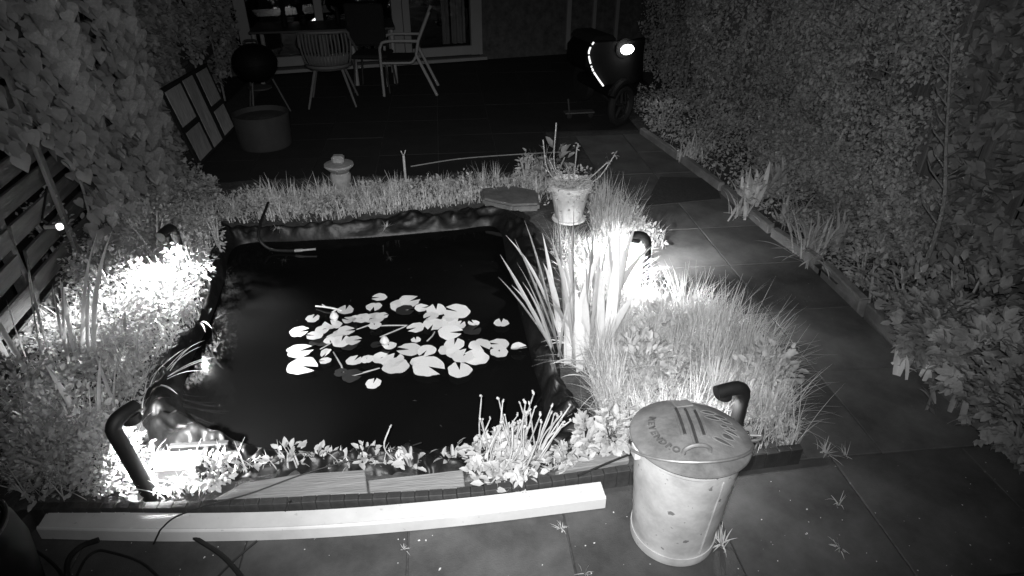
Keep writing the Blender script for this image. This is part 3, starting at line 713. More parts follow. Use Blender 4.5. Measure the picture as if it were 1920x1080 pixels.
for sx, sy in ((-1, -1), (1, -1), (-1, 1), (1, 1)): MB().tube([(sx*.16, .2+sy*.13, .45), (sx*.29, .2+sy*.30, 0)], [.02, .013], 8).build('leg', 'rattan', sh)
dk = empty('dark_chair', (-.93, 9.15, 0), 'black high back chair between the pale chair and the white armchair', 'chair', rz=R(-8))
MB().box((0, -.2, .86), (.5, .03, .52), Matrix.Rotation(R(6), 3, 'X'), ch=.02).build('backrest', 'dark_fabric', dk, smooth=False); MB().box((0, .03, .46), (.48, .46, .05), ch=.015).build('seat', 'dark_fabric', dk, smooth=False)
for sx in (-1, 1):
    for sy in (-1, 1): MB().tube([(sx*.2, sy*.2+.02, .44), (sx*.24, sy*.24+.02, 0)], .014, 8).build('leg', 'dark_frame', dk)
tb = empty('garden_table', (-1.6, 9.72, 0), 'dark topped garden table with white legs behind the chairs', 'table', rz=R(6))
MB().box((0, 0, .74), (1.9, .8, .035), ch=.006).build('table_top', 'table_top', tb, smooth=False)
for sx, sy in ((-.9, -.35), (.9, -.35), (-.9, .35), (.9, .35), (.36, -.36)): MB().tube([(sx, sy, 0), (sx, sy, .72)], .03, 10).build('leg', 'white_metal', tb)
# bits on the table
for i, (dx, dy, h_, r0, lb) in enumerate(((-.5, -.1, .16, .04, 'dark jar on the garden table near the left window'), (-.28, .05, .12, .05, 'squat dark pot in the middle of the garden table'), (.2, -.05, .22, .035, 'dark slim bottle on the garden table'))):
    q = tb.matrix_basis; loc = Vector((-1.6+dx, 9.72+dy+dx*.1, .758))
    tag(MB().lathe([(r0*.8, 0), (r0, .01), (r0, h_*.7), (r0*.5, h_*.85), (r0*.5, h_), (0, h_)], seg=18).build('table_jar', 'enamel_black', None, loc), lb, 'jar')

# ------------------------------------------------------------------ motor scooter by the right fence
so_ = at(1158, 236)
sco = empty('motor_scooter', so_, 'dark motor scooter with glaring headlamp and curved reflective edge strip', 'scooter', rz=R(14))
def sp(px, py, dy=0.0):  # point on the scooter's front plane, in its own space
    q = aty(px, py, so_.y+dy); return Matrix.Rotation(-R(14), 3, 'Z')@(q-Vector((so_.x, so_.y, 0)))
wz = .235
wr = empty('x', (0, 0, 0), 'x', 'x'); bpy.data.objects.remove(wr)
Mw = Matrix.Rotation(R(28), 3, 'Z')@Matrix.Rotation(R(90), 3, 'X')
wc = Vector((.02, .0, wz))
tyr = MB().add(*(lambda: ([wc+Mw@Vector(((.19+.045*math.cos(b))*math.cos(a), (.19+.045*math.cos(b))*math.sin(a), .045*math.sin(b))) for a in np.linspace(0, 2*math.pi, 40, endpoint=False) for b in np.linspace(0, 2*math.pi, 10, endpoint=False)], [(i*10+j, ((i+1) % 40)*10+j, ((i+1) % 40)*10+(j+1) % 10, i*10+(j+1) % 10) for i in range(40) for j in range(10)]))()).build('tyre', 'tyre', sco)
MB().tube([wc+Mw@Vector((.165*math.cos(a), .165*math.sin(a), 0)) for a in np.linspace(0, 2*math.pi, 41)], .02, 8, False).build('rim', 'wheel_alloy', sco)
for k in range(5):
    a = 2*math.pi*k/5+.3; MB().tube([wc+Mw@Vector((.03*math.cos(a), .03*math.sin(a), 0)), wc+Mw@Vector((.16*math.cos(a), .16*math.sin(a), 0))], [.022, .014], 8).build('spoke', 'tyre', sco)
for s_ in (-1, 1): MB().tube([wc+Vector((s_*.07, .02, 0)), wc+Vector((s_*.07, .10, .32))], .02, 8).build('fork', 'enamel_black', sco)
MB().tube(smooth_path([wc+Mw@Vector((.25*math.cos(a), .25*math.sin(a), 0)) for a in np.linspace(.35, 2.6, 8)], 3), .05, 10).build('mudguard', 'enamel_black', sco)
# leg shield
edge = [sp(*q) for q in ((1112,78),(1104,92),(1103,104),(1106,118),(1111,132),(1120,146),(1130,160))]
ec = smooth_path(edge, 6)
V = []
for e in ec: V += [e, Vector((.08, e.y-.05, e.z)), Vector((.30, e.y+.02, e.z))]
shd = MB().add(V, [f for i in range(len(ec)-1) for f in ((3*i, 3*i+1, 3*i+4, 3*i+3), (3*i+1, 3*i+2, 3*i+5, 3*i+4))]).build('leg_shield', 'enamel_black', sco); shd.modifiers.new('s', 'SOLIDIFY').thickness = .02
n_ = len(ec)
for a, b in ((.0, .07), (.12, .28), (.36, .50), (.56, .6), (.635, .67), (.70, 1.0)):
    i0, i1 = int(a*(n_-1)), max(int(a*(n_-1))+1, int(b*(n_-1))); MB().tube([q+Vector((-.006, -.03, 0)) for q in ec[i0:i1+1]], .009, 8).build('reflective_trim', 'trim_reflection', sco)  # reflective trim, its reflection put in as emission
hl = sp(1174, 92)
MB().lathe([(.0, -.06), (.07, -.05), (.10, .0), (.105, .03), (.0, .05)], seg=28, rot=Matrix.Rotation(R(90), 3, 'X')).build('headlamp_housing', 'enamel_black', sco, hl+Vector((0, .06, 0)))
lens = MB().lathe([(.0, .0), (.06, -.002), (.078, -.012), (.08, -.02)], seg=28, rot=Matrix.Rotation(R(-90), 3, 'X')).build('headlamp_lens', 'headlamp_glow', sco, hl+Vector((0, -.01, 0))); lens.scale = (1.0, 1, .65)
MB().tube(smooth_path([hl+Vector((-.32, .18, .06)), hl+Vector((-.15, .08, .07)), hl+Vector((0, .06, .05)), hl+Vector((.15, .08, .07)), hl+Vector((.32, .18, .06))], 5), .016, 8).build('handlebar', 'enamel_black', sco)
MB().box((.1, .55, .35), (.36, .9, .12), ch=.03).build('floor_board', 'enamel_black', sco, smooth=False)
MB().box((.1, 1.05, .6), (.34, .7, .35), ch=.08).build('rear_body', 'enamel_black', sco, smooth=False); MB().box((.1, .95, .82), (.3, .66, .1), ch=.04).build('saddle', 'dark_fabric', sco, smooth=False)
MB().lathe([(.10, -.05), (.23, -.045), (.235, 0), (.23, .045), (.10, .05)], seg=36, rot=Matrix.Rotation(R(90), 3, 'Y')).build('rear_wheel', 'tyre', sco, (.1, 1.15, .235))
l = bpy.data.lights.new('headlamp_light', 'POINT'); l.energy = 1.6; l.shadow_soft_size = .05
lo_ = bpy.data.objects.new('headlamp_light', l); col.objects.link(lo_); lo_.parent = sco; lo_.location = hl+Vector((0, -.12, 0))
# low board on wheels next to it
q = at(1085, 219); sk = empty('wheeled_board', q, 'low pale board on small wheels lying left of the scooter', 'board', rz=R(4))
MB().box((0, 0, .06), (.36, .12, .018), ch=.005).build('deck', 'wheel_alloy', sk, smooth=False)
for sx in (-1, 1): MB().lathe([(.02, -.015), (.03, -.013), (.03, .013), (.02, .015)], seg=16, rot=Matrix.Rotation(R(90), 3, 'X')).build('wheel', 'tyre', sk, (sx*.13, -.05, .03))
MB().tube([(-.12, .0, .07), (-.14, 0, .22)], .012, 8).build('stem', 'planter', sk)

# flat dark patch on the path
Q = [at(1208,386,.008), at(1352,372,.008), at(1338,334,.008), at(1238,331,.008)]; c = sum(Q, Vector())/4; c.z = 0
mb = MB(c).add(Q+[q-Vector((0, 0, .006)) for q in Q], [(0,1,2,3),(7,6,5,4),(0,4,5,1),(1,5,6,2),(2,6,7,3),(3,7,4,0)]); tag(mb.build('dark_patch', 'patch_dark', None, c, smooth=False), 'flat dark patch on the far end of the path', 'mat')

# ------------------------------------------------------------------ stone lantern, stake, flower pot, flat stone
p = at(643, 362); ln = empty('stone_lantern', p, 'small stone lantern with a wide bowl roof behind the pond', 'stone lantern')
MB().lathe([(.085, 0), (.088, .03), (.07, .06), (.088, .12), (.092, .17), (.075, .20), (0, .20)], seg=24).build('body', 'stone', ln)
MB().lathe([(.06, .0), (.085, .015), (.128, .06), (.124, .075), (.07, .082), (0, .082)], seg=28).build('roof', 'stone', ln, (0, 0, .198))
MB().box((0, 0, .045), (.105, .09, .07), ch=.018).build('top_stone', 'stone', ln, (0, 0, .268), smooth=False)
p = at(762, 352); st = empty('wooden_stake', p, 'thin pale wooden stake with a forked top behind the pond', 'stake')
MB().tube([(0, 0, 0), (.0, .0, .30)], .011, 8).build('shaft', 'straw', st); MB().tube([(-.02, 0, .345), (0, 0, .295), (.022, 0, .35)], .006, 6).build('fork', 'straw', st)
p = at(1066, 408, .05); fp = empty('flower_pot', p, 'pale clay flower pot overgrown with trailing plant at the back corner of the pond', 'flower pot')
MB().lathe([(.10, 0), (.107, .01), (.152, .24), (.154, .25), (.172, .255), (.176, .30), (.16, .305), (.152, .27), (0, .26)], seg=40).build('pot', 'terracotta', fp)
MB().lathe([(.11, -.015), (.135, .0), (.13, .01), (0, .01)], seg=32).build('saucer', 'terracotta', fp, (0, 0, -.005))
P = [at(*q, .12) for q in ((900,352),(960,347),(1008,356),(1012,382),(960,384),(905,372))]; c = sum(P, Vector())/6; c.z = 0
bm = bmesh.new(); vs_ = [bm.verts.new(q-c) for q in P]+[bm.verts.new(q-c-Vector((0, 0, .07))) for q in P]
bm.faces.new(vs_[:6]); bm.faces.new(vs_[:5:-1])
for i in range(6): bm.faces.new((vs_[i], vs_[i+6], vs_[(i+1) % 6+6], vs_[(i+1) % 6]))
bmesh.ops.recalc_face_normals(bm, faces=bm.faces[:]); bmesh.ops.bevel(bm, geom=bm.edges[:], offset=.018, segments=2, affect='EDGES')
me = bpy.data.meshes.new('flat_stone'); bm.to_mesh(me); bm.free(); me.materials.append(MATS['flat_stone']); tag(link('flat_stone', me, None, None, c), 'flat grey stone slab on the pond rim beside the flower pot', 'stone')
p = at(1237, 540); tag(MB().lathe([(.0, 0), (.05, .005), (.06, .03), (.04, .065), (0, .075)], seg=14).build('dark_stone', 'dark_frame', None, (p.x, p.y, 0)), 'dark rounded stone at the foot of the path lamp', 'stone')
p = at(1015, 590, .1)
# small light on the left fence
p = atx(112, 425, -2.36); fl = empty('fence_light', p, 'tiny glowing light fixed among ivy on the left fence', 'light')
MB().box((-.05, 0, 0), (.08, .02, .02), ch=.003).build('bracket', 'white_metal', fl, smooth=False); MB().lathe([(0, -.022), (.016, -.016), (.02, 0), (.016, .016), (0, .022)], seg=14).build('bulb', 'bulb_glow', fl)
p2 = atx(78, 400, -2.4); MB(p).tube([atx(88, 350, -2.42), atx(79, 412, -2.4), atx(90, 418, -2.38)], .007, 6).build('hook', 'black_plastic', fl)

# ================================================================== PLANTS
def G(px, py, z=0.03): return at(px, py, z)
# ------------------------------------------------------------------ water lilies: each pad a leaf of its plant
pad_cache = {}
def pad_mesh(kind, i):
    key = (kind, i)
    if key in pad_cache: return pad_cache[key]
    r_ = random.Random(i*7+len(kind)); n = 30; V = [(0, 0, .004)]; notch = R(r_.uniform(8, 22))
    for ring, rr in ((1, .55), (2, 1.0)):
        for k in range(n):
            a = notch+(2*math.pi-2*notch)*k/(n-1)
            w_ = 1+.035*math.sin(3*a+i)+.03*math.sin(7*a+i*2)+.05*noise.noise((math.cos(a)*2.5, math.sin(a)*2.5, i*3.1))-(.12*math.exp(-((a-2.0-i)/.10)**2) if i % 4 == 1 else 0)
            z = .004+.006*math.sin(2*a+i)*rr
            if rr == 1.0: z += .014+.01*math.sin(5*a+i)
            if kind == 'curl': z += .20*rr*max(0, math.cos(a-1.2-i))**2
            if kind == 'fold': z += .34*rr*abs(math.sin(a))**1.4
            lob = 1.0+.10*math.exp(-((a-notch)/.25)**2)+.10*math.exp(-((2*math.pi-notch-a)/.25)**2)
            V.append((rr*w_*lob*math.cos(a), rr*w_*lob*math.sin(a)*(0.72 if kind == 'fold' else 1), z))
    F = [(0, 1+k, 2+k) for k in range(n-1)]+[(1+k, 1+n+k, 2+n+k, 2+k) for k in range(n-1)]
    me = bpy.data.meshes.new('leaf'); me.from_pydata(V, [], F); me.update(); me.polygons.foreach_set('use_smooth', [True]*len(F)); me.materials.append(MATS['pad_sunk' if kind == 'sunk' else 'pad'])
    pad_cache[key] = me; return me
def lily(center, label, pads, buds=(), stems=()):
    c = at(*center, WZ); root = empty('water_lily', (c.x, c.y, WZ), label, 'water lily', 'water lilies on the pond'); r_ = random.Random(len(pads))
    for j, q in enumerate(pads):
        px, py, wpx, ang = q[:4]; kind = q[4] if len(q) > 4 else 'flat'
        z = WZ+(-.02 if kind == 'sunk' else .003+.0045*(j % 6)); p = at(px, py, z)
        depth = (np.array(p)-_o)@_fw; rad = wpx/FPX*depth/2*.84
        o = link('leaf', pad_mesh(kind, j % 5), None, root, p-root.location); o.scale = (rad, rad, rad if kind != 'flat' else rad*.6)
        o.rotation_euler = (r_.uniform(-.05, .05)+(.02), r_.uniform(-.05, .05), R(ang))
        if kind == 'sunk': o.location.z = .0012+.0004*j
    for (a, b) in stems:
        A_, B_ = at(*a, WZ), at(*b, WZ); MB(root.location).tube([A_+Vector((0, 0, -.001)), (A_+B_)/2+Vector((.01, 0, .003)), B_+Vector((0, 0, -.001))], .0045, 6).build('stem', 'stem', root)
    for (bx, by) in buds:
        q = at(bx, by, WZ); MB().lathe([(0, 0), (.02, .01), (.028, .03), (.016, .055), (0, .065)], seg=10).build('bud', 'pad', root, Vector((q.x, q.y, WZ+.004))-root.location)
# angle: direction of the notch in the water plane, degrees
lily((625, 640), 'left water lily with many small overlapping white pads', [
    (560,622,40,10),(561,658,56,20),(566,686,66,-25),(586,597,30,70),(590,629,36,170),(604,618,30,30),(622,610,44,120,'curl'),(648,620,36,10),(628,632,34,200),(640,640,44,80),(662,638,34,0),(618,638,26,300),
    (648,581,36,85),(612,662,30,250,'fold'),(610,676,26,180),(664,676,36,60),(688,674,28,100),(655,600,30,150,'curl'),(637,625,30,40,'curl'),(605,648,34,0,'sunk'),(590,650,22,0,'sunk'),(655,655,40,30,'sunk')],
    buds=((628, 602),), stems=(((668,618),(712,602)),((630,636),(600,655))))
lily((712, 590), 'small back water lily with pads in a row towards the far rim', [
    (712,557,32,190),(701,575,36,265),(702,596,44,200),(680,597,34,150,'curl'),(716,592,28,20),(703,610,28,110),(668,598,24,0,'curl')], stems=(((690,612),(764,610)),))
lily((810, 600), 'upper right water lily with large tilted pads', [
    (752,573,50,350),(768,565,44,30,'curl'),(790,577,30,10),(818,581,44,95),(857,584,58,150),(808,592,34,220),(845,598,36,60,'curl'),(838,606,40,30),(780,614,38,200),(812,608,44,250,'curl'),(843,623,52,-8),(888,606,26,120,'curl'),(862,609,28,60),(780,637,22,100),(760,588,40,0,'sunk'),(886,626,40,40,'sunk'),(940,605,34,85)],
    stems=(((712,632),(762,611)),((800,640),(815,622))))
lily((820, 670), 'front right water lily with the largest overlapping pads', [
    (730,648,32,120,'curl'),(768,655,52,175),(800,657,42,240),(836,656,34,10),(852,646,46,80),(868,668,48,60),(900,647,50,300),(936,645,44,170),(936,660,40,85),(893,670,56,160),(862,694,54,95),(803,687,70,-35),(788,680,44,60,'curl'),(736,677,52,70,'curl'),(742,686,60,150),(712,672,36,20,'curl'),(850,662,34,0,'curl'),(972,652,34,5,'fold'),(690,672,26,180),(700,719,35,80),(660,712,44,0,'sunk'),(640,706,30,0,'sunk'),(706,654,24,0,'sunk')],
    buds=((722, 648),), stems=(((660,705),(712,690)),((650,715),(625,660))))
r_ = np.random.default_rng(14); N_ = 36; q_ = poly_scatter(r_, pond_poly, N_)
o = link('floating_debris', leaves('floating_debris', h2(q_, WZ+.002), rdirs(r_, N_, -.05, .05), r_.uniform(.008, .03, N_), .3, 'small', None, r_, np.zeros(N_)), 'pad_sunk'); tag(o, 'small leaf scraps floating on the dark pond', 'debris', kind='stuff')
# twig floating behind the left pads
P = [at(592,574,WZ+.01), at(612,576,WZ+.02), at(632,580,WZ+.01), at(640,583,WZ+.005)]
tw = empty('floating_twig', P[0], 'pale forked twig floating behind the left lily pads', 'twig')
MB(P[0]).tube(smooth_path(P, 4), .006, 6).build('stem', 'pad', tw); MB(P[0]).tube([P[1], at(604,571,WZ+.03)], .004, 6).build('branch', 'pad', tw); MB(P[0]).tube([P[2], at(622,586,WZ+.004)], .005, 6).build('branch', 'pad', tw)

# ------------------------------------------------------------------ strap-leaved plants: each blade a leaf of its plant
def strap_mesh(L, wd, lean, curl, tw=0.0, seg=9):
    V = []; p = Vector((0, 0, 0))
    for i in range(seg+1):
        t = i/seg; w_ = wd*(.75+.25*min(1, t*4))*(1.0 if t < .55 else max(.03, 1-((t-.55)/.45)**1.8)); a = tw*t
        side = Vector((math.sin(a)*.5, math.cos(a), 0)); th = lean+curl*t*t
        n_ = Vector((math.cos(th), 0, -math.sin(th)))
        V += [p-side*w_/2, p+n_*w_*.12, p+side*w_/2]; p = p+Vector((math.sin(th), 0, math.cos(th)))*(L/seg)
    F = [f for i in range(seg) for f in ((3*i, 3*i+1, 3*i+4, 3*i+3), (3*i+1, 3*i+2, 3*i+5, 3*i+4))]
    me = bpy.data.meshes.new('leaf'); me.from_pydata([tuple(v) for v in V], [], F); me.update(); me.polygons.foreach_set('use_smooth', [True]*len(F)); return me
def strap_plant(name, base, label, cat, specs, m='iris', group=None):
    root = empty(name, base, label, cat, group)
    for (dx, dy, az, L, wd, lean, curl, tw) in specs:
        if name == 'iris': wd *= 1.35
        o = link('leaf', strap_mesh(L, wd, lean, curl, tw), m, root, (dx, dy, -.02)); o.rotation_euler = (0, 0, az)
    return root
rg = random.Random(11)
def rspecs(n, spread, L0, L1, w0, w1, lean, az0=0, az1=2*math.pi, curl=(0, .6)):
    return [(rg.gauss(0, spread), rg.gauss(0, spread), rg.uniform(az0, az1), rg.uniform(L0, L1), rg.uniform(w0, w1), abs(rg.gauss(0, lean)), rg.uniform(*curl), rg.uniform(-1.2, 1.2)) for _ in range(n)]
strap_plant('iris', G(1072, 680), 'tall iris with broad pale blades leaning over the pond', 'iris',
    [(-.05,0,math.pi,.92,.058,.20,.15,.4),(-.03,.02,math.pi,.84,.052,.32,.1,-.5),(-.06,-.02,math.pi,.80,.048,.40,.1,.6),(-.02,.03,math.pi*.95,.96,.06,.08,.05,.2),(0,0,0,.98,.062,-.05,.05,.3),(.02,.0,math.pi,.82,.05,.14,.2,-.7),(-.05,.04,math.pi*1.05,.7,.045,.48,.2,.2),(.05,.02,0,.86,.058,.02,.05,.5),(-.08,0,math.pi,.6,.042,.3,.5,.3),(-.07,.02,math.pi,.7,.045,.26,.3,-.3),(.08,.0,0,.8,.055,.06,.1,.2),(.10,.03,math.pi,.74,.05,.06,.1,.2)]+rspecs(10, .06, .45, .85, .03, .05, .12), )
strap_plant('iris', G(1130, 655), 'second iris with wide upright blades beside the path lamp', 'iris',
    [(0,0,0,.72,.07,.06,.9,.3),(.03,-.03,0,.82,.066,.02,.25,-.3),(-.03,.02,math.pi,.84,.055,.08,.1,.5)]+rspecs(10, .05, .4, .8, .03, .05, .14))
strap_plant('iris', G(1075, 640), 'slender iris blades growing out of the liner behind the tall iris', 'iris', rspecs(9, .04, .45, .75, .024, .04, .2, math.pi*.7, math.pi*1.3))
strap_plant('flag_leaves', G(160, 688), 'two tall curved strap leaves standing in the left bed', 'strap plant',
    [(.04,0,0,.90,.062,.30,.35,.2),(-.02,.01,0,.88,.06,.30,.3,-.2),(-.05,.02,0,.55,.04,.15,.1,.3),(.03,-.02,0,.6,.045,.25,.2,.2),(-.02,.0,1.2,.55,.04,.1,.2,.2)])
strap_plant('flag_leaves', G(85, 715), 'dull strap leaves leaning against the left fence', 'strap plant',
    [(0,0,.3,.75,.03,.18,.1,.2),(.04,.03,.2,.7,.03,.1,.15,.2),(.1,.05,.1,.62,.03,.2,.2,.3),(-.06,0,2.6,.6,.028,.15,.2,.1),(-.02,-.04,.4,.55,.025,.05,.1,.1),(.14,.0,.2,.6,.04,.12,.1,.1)], 'leaf')
strap_plant('flag_leaves', G(255, 720), 'broad grey strap leaves in front of the glaring left weeds', 'strap plant',
    [(0,0,.25,.42,.04,.25,.1,.3),(.02,-.02,.15,.36,.035,.55,.2,.2),(.03,.02,.0,.34,.025,.8,.3,.2),(-.02,.0,.4,.3,.03,.35,.1,.2)], 'iris')
strap_plant('flag_leaves', G(185, 815), 'pale upright strap leaves at the lower left of the pond', 'strap plant',
    [(0,0,0,.5,.04,.28,.1,.2),(.06,.0,.2,.45,.036,.28,.1,.3),(.02,-.05,.4,.32,.03,.2,.1,.2),(-.06,.02,2.8,.42,.03,.1,.2,.2),(.1,.03,.1,.5,.03,.02,.05,.1)], 'iris')
strap_plant('flag_leaves', G(60, 880), 'thin dull blades at the left margin above the barrel', 'strap plant', rspecs(7, .06, .3, .5, .012, .02, .2), 'leaf_dull')
strap_plant('overhanging_leaves', G(300, 700, .05), 'arching narrow leaves hanging over the left pond rim', 'strap plant',
    [(.0,.0,.35,.26,.012,.9,.6,.2),(.0,.02,.25,.30,.012,.8,.7,.2),(.02,-.03,.0,.30,.012,1.0,.5,.2),(.02,-.05,-.3,.3,.011,1.0,.6,.2),(.0,-.07,-.8,.3,.011,1.1,.6,.2),(.03,.03,.6,.2,.01,.8,.6,.2),(.0,-.05,.1,.34,.010,1.1,.4,.2)], 'iris')
strap_plant('overhanging_leaves', G(372, 600, .06), 'two drooping blades over the dark left water edge', 'strap plant', [(0,0,-.9,.24,.014,1.0,1.0,.2),(.01,0,-1.1,.2,.010,1.1,1.0,.2)], 'iris')
strap_plant('overhanging_leaves', G(1090, 660, .05), 'looping pale leaves hanging over the right pond rim', 'strap plant',
    [(0,0,3.3,.26,.014,.7,1.6,.2),(.0,-.06,3.0,.3,.014,.6,1.8,.2),(.02,-.12,3.4,.26,.013,.8,1.5,.2),(.0,-.18,3.1,.24,.012,.8,1.4,.2),(0,.06,3.2,.2,.012,.6,1.6,.2),(.03,-.24,3.3,.22,.012,.9,1.2,.2)], 'iris')

# ------------------------------------------------------------------ bud-tipped marsh plant at the front of the pond
def bud_plant(base, label, n, H, spread, lean_az, rs, leafy=True):
    r_ = random.Random(rs); root = empty('bud_plant', base, label, 'marsh plant')
    for k in range(n):
        a = r_.uniform(0, 2*math.pi); b = Vector((math.cos(a), math.sin(a), 0))*r_.uniform(0, spread); h_ = H*r_.uniform(.65, 1.05)
        tip = b*1.5+Vector((lean_az[0]*r_.uniform(-.3, 1)*h_, lean_az[1]*r_.uniform(-.3, 1)*h_, h_)); midp = (b+tip)/2+Vector((r_.uniform(-.04, .04), r_.uniform(-.03, .03), r_.uniform(-.02, .03)))
        s_ = MB().tube(smooth_path([b, midp, tip], 4), [.0034]*8+[.002], 6).build('stem', 'stem' if k % 3 else 'straw', root)
        q_ = MB().lathe([(0, -.006), (.0045, .0), (.0055, .006), (.003, .011), (.0045, .015), (0, .017)], seg=8).build('bud', 'straw' if k % 2 else 'stem', s_, tip); q_.scale = (r_.uniform(.7, 1.3),)*3; q_.rotation_euler = (r_.uniform(-.6, .6), r_.uniform(-.6, .6), 0)
    if leafy:
        rr = np.random.default_rng(rs); N_ = 420
        a = rr.uniform(0, 2*np.pi, N_); q = np.sqrt(rr.uniform(0, 1, N_))*spread*1.25; z = rr.uniform(.01, .22, N_)*(1.15-q/spread/1.25*.7)
        pos = np.stack([np.cos(a)*q, np.sin(a)*q, z], 1); d = rdirs(rr, N_, -.1, 1.2)
        o = link('foliage', leaves('foliage', pos, d, rr.uniform(.03, .06, N_), .5, 'ovate', 'leaf', rr), None, root); o['kind'] = 'stuff'
    return root
bud_plant(G(945, 885), 'pale marsh plant with a fan of thin bud tipped stems at the front rim', 34, .36, .13, (.42, .1), 5)
bud_plant(G(1005, 880), 'slanting bud tipped stems right of the main marsh plant', 8, .40, .03, (.6, .1), 8, False)
bud_plant(G(742, 868), 'single tall thin stem rising from the front rim', 1, .27, .002, (-.05, 0), 3, False)

# ------------------------------------------------------------------ scattered ground cover
def cover(name, poly, n_leaf, n_blade, hl_, hb_, ml, mb_, seed, label, shape='ovate', lsz=(.025, .05), bw=(.004, .009), clump=.6, z0=.03, avoid=True, cat='ground cover'):
    r_ = np.random.default_rng(seed); mes = []
    def pts(n):
        p = poly_scatter(r_, poly, int(n*1.7)+10, clump)
        if avoid: p = p[~in_poly(p, mid_poly)]; p = p[~in_poly(p, pot_poly)]; p = p[~in_poly(p, lamp_poly)]
        return p[:n]
    if n_leaf:
        p = pts(n_leaf); k = np.array([.2+1.1*max(0, .4+noise.noise((a*3.3, b*3.3, seed)))+.7*max(0, noise.noise((a*11, b*11, seed))) for a, b in p])
        pos = h2(p, z0); pos[:, 2] += r_.uniform(0, 1, len(p))**1.2*hl_*k
        mes.append(leaves('l', pos, rdirs(r_, len(p), -.2, 1.1), r_.uniform(*lsz, len(p)), .55, shape, None, r_))
        o = link(name+'_leaves', mes[0], ml); tag(o, label+', low leaves', cat, kind='stuff')
    if n_blade:
        p = pts(n_blade); k = np.array([.2+1.2*max(0, .4+noise.noise((a*3.1, b*3.1, seed+5)))+.8*max(0, noise.noise((a*12, b*12, seed+5))) for a, b in p])
        me = blades('b', h2(p, z0-.02), r_.uniform(0, 2*np.pi, len(p)), r_.uniform(.35, 1.0, len(p))*hb_*k, r_.uniform(*bw, len(p)), r_.uniform(0, .5, len(p)), r_.uniform(.1, 1.1, len(p)), None)
        o = link(name+'_grass', me, mb_); tag(o, label+', thin blades', cat, kind='stuff')
def pxpoly(P, z=.03): return [tuple(at(x, y, z).xy) for x, y in P]
pot_poly = pxpoly([(1015,370),(1015,470),(1112,470),(1108,370)])     # kept clear in front of the flower pot
lamp_poly = pxpoly([(1185,455),(1172,575),(1300,590),(1290,470)])   # and round the path lamp
back_poly = pxpoly([(390,415),(560,415),(700,402),(850,385),(960,372),(1010,385),(1060,420),(1120,430),(1150,380),(1100,345),(1000,335),(880,340),(760,345),(640,355),(520,365),(420,372),(350,385)])
cover('back_bank', back_poly, 6500, 3000, .09, .18, 'leaf', 'grass', 21, 'low weeds and grass on the bank behind the pond', lsz=(.014, .045), bw=(.004, .011), clump=.9)
left_poly = pxpoly([(60,945),(245,938),(258,800),(290,690),(372,600),(395,480),(410,425),(340,390),(200,420),(60,700),(0,900)])
cover('left_bed', left_poly, 21000, 2500, .20, .26, 'leaf', 'grass', 22, 'dense leafy weeds filling the left bed', lsz=(.015, .036))
right_poly = pxpoly([(1075,560),(1098,690),(1135,795),(1190,840),(1420,850),(1500,835),(1440,680),(1330,590),(1270,570),(1290,520),(1240,450),(1190,410),(1150,385),(1080,420),(1025,450)])
cover('right_bank', right_poly, 8000, 9000, .14, .40, 'leaf', 'grass', 23, 'long pale grass and weeds on the bank right of the pond', lsz=(.018, .045), bw=(.002, .006))
front_poly = pxpoly([(262,938),(395,935),(400,905),(470,886),(600,880),(900,872),(1000,885),(1100,872),(1180,850),(1120,838),(900,864),(700,864),(480,872),(380,885),(290,850)])
cover('front_strip', front_poly, 300, 420, .04, .13, 'leaf', 'grass', 24, 'small bright weeds along the front rim of the pond', lsz=(.025, .06), avoid=False, z0=.05)
far_poly = pxpoly([(150,470),(390,400),(420,372),(380,330),(300,320),(200,360)])
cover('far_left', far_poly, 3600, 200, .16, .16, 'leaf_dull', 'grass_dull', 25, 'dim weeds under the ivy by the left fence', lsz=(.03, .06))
bpoly = [(2.58, 1.2), (3.3, 1.2), (3.3, 8.3), (2.3, 8.3), (2.25, 6.8), (2.46, 5.1), (2.6, 3.2)]
cover('border', bpoly, 8500, 700, .17, .24, 'leaf', 'grass_dull', 26, 'low weeds covering the soil of the right border', lsz=(.025, .05), avoid=False)

# tall grass clumps (individuals)
def clump_mesh(seed, n, H, spread, lean, wd=(.003, .007)):
    r_ = np.random.default_rng(seed); a = r_.uniform(0, 2*np.pi, n); q = np.abs(r_.normal(0, spread, n)); pos = np.stack([np.cos(a)*q, np.sin(a)*q, 0*a], 1)
    return blades('blades', pos, a+r_.normal(0, .5, n), r_.uniform(.5, 1.05, n)*H, r_.uniform(*wd, n), np.abs(r_.normal(0, lean*1.25, n)), r_.uniform(0, 1, n)**2*1.7, 'grass', 6)
cm = [clump_mesh(40+i, 150, .42, .05, .22) for i in range(4)]
CL = [(1130,400,.9),(1140,440,.9),(1150,480,.9),(1135,520,.8),(1205,605,.7),(1150,560,1),(1135,600,1),(1160,640,1),(1240,650,.9),(1300,640,1.0),(1345,650,1.05),(1385,690,1.1),(1420,730,1.05),(1320,700,.95),(1250,710,.9),(1180,700,1),(1150,725,1),(1150,770,.9),(1440,790,.9),(1390,780,.8),(1125,690,1),(1280,600,.9),(1140,800,.6),(1330,760,.9)]
CLN = ['right behind the flower pot saucer', 'between flower pot and path lamp', 'left of the path lamp head', 'between the slender iris and the path lamp', 'just below the path lamp on the path side', 'at the foot of the second iris', 'behind the tall iris blades', 'in front of the second iris', 'below the leafy weed near the path lamp', 'at the path edge halfway along the bank', 'at the path edge, leaning over the slabs', 'widest leaning one beside the path', 'lowest leaning one beside the path', 'in the middle of the bank above the bin', 'above the broad leaved weed', 'left of the broad leaved weed', 'beside the looping leaves on the pond rim', 'above the right front pond corner', 'right of the lamp behind the bin', 'directly behind the bin lamp', 'next to the tall iris foot on the liner side', 'below the glare of the path lamp', 'above the upright weed near the board end', 'just behind the bin lid']
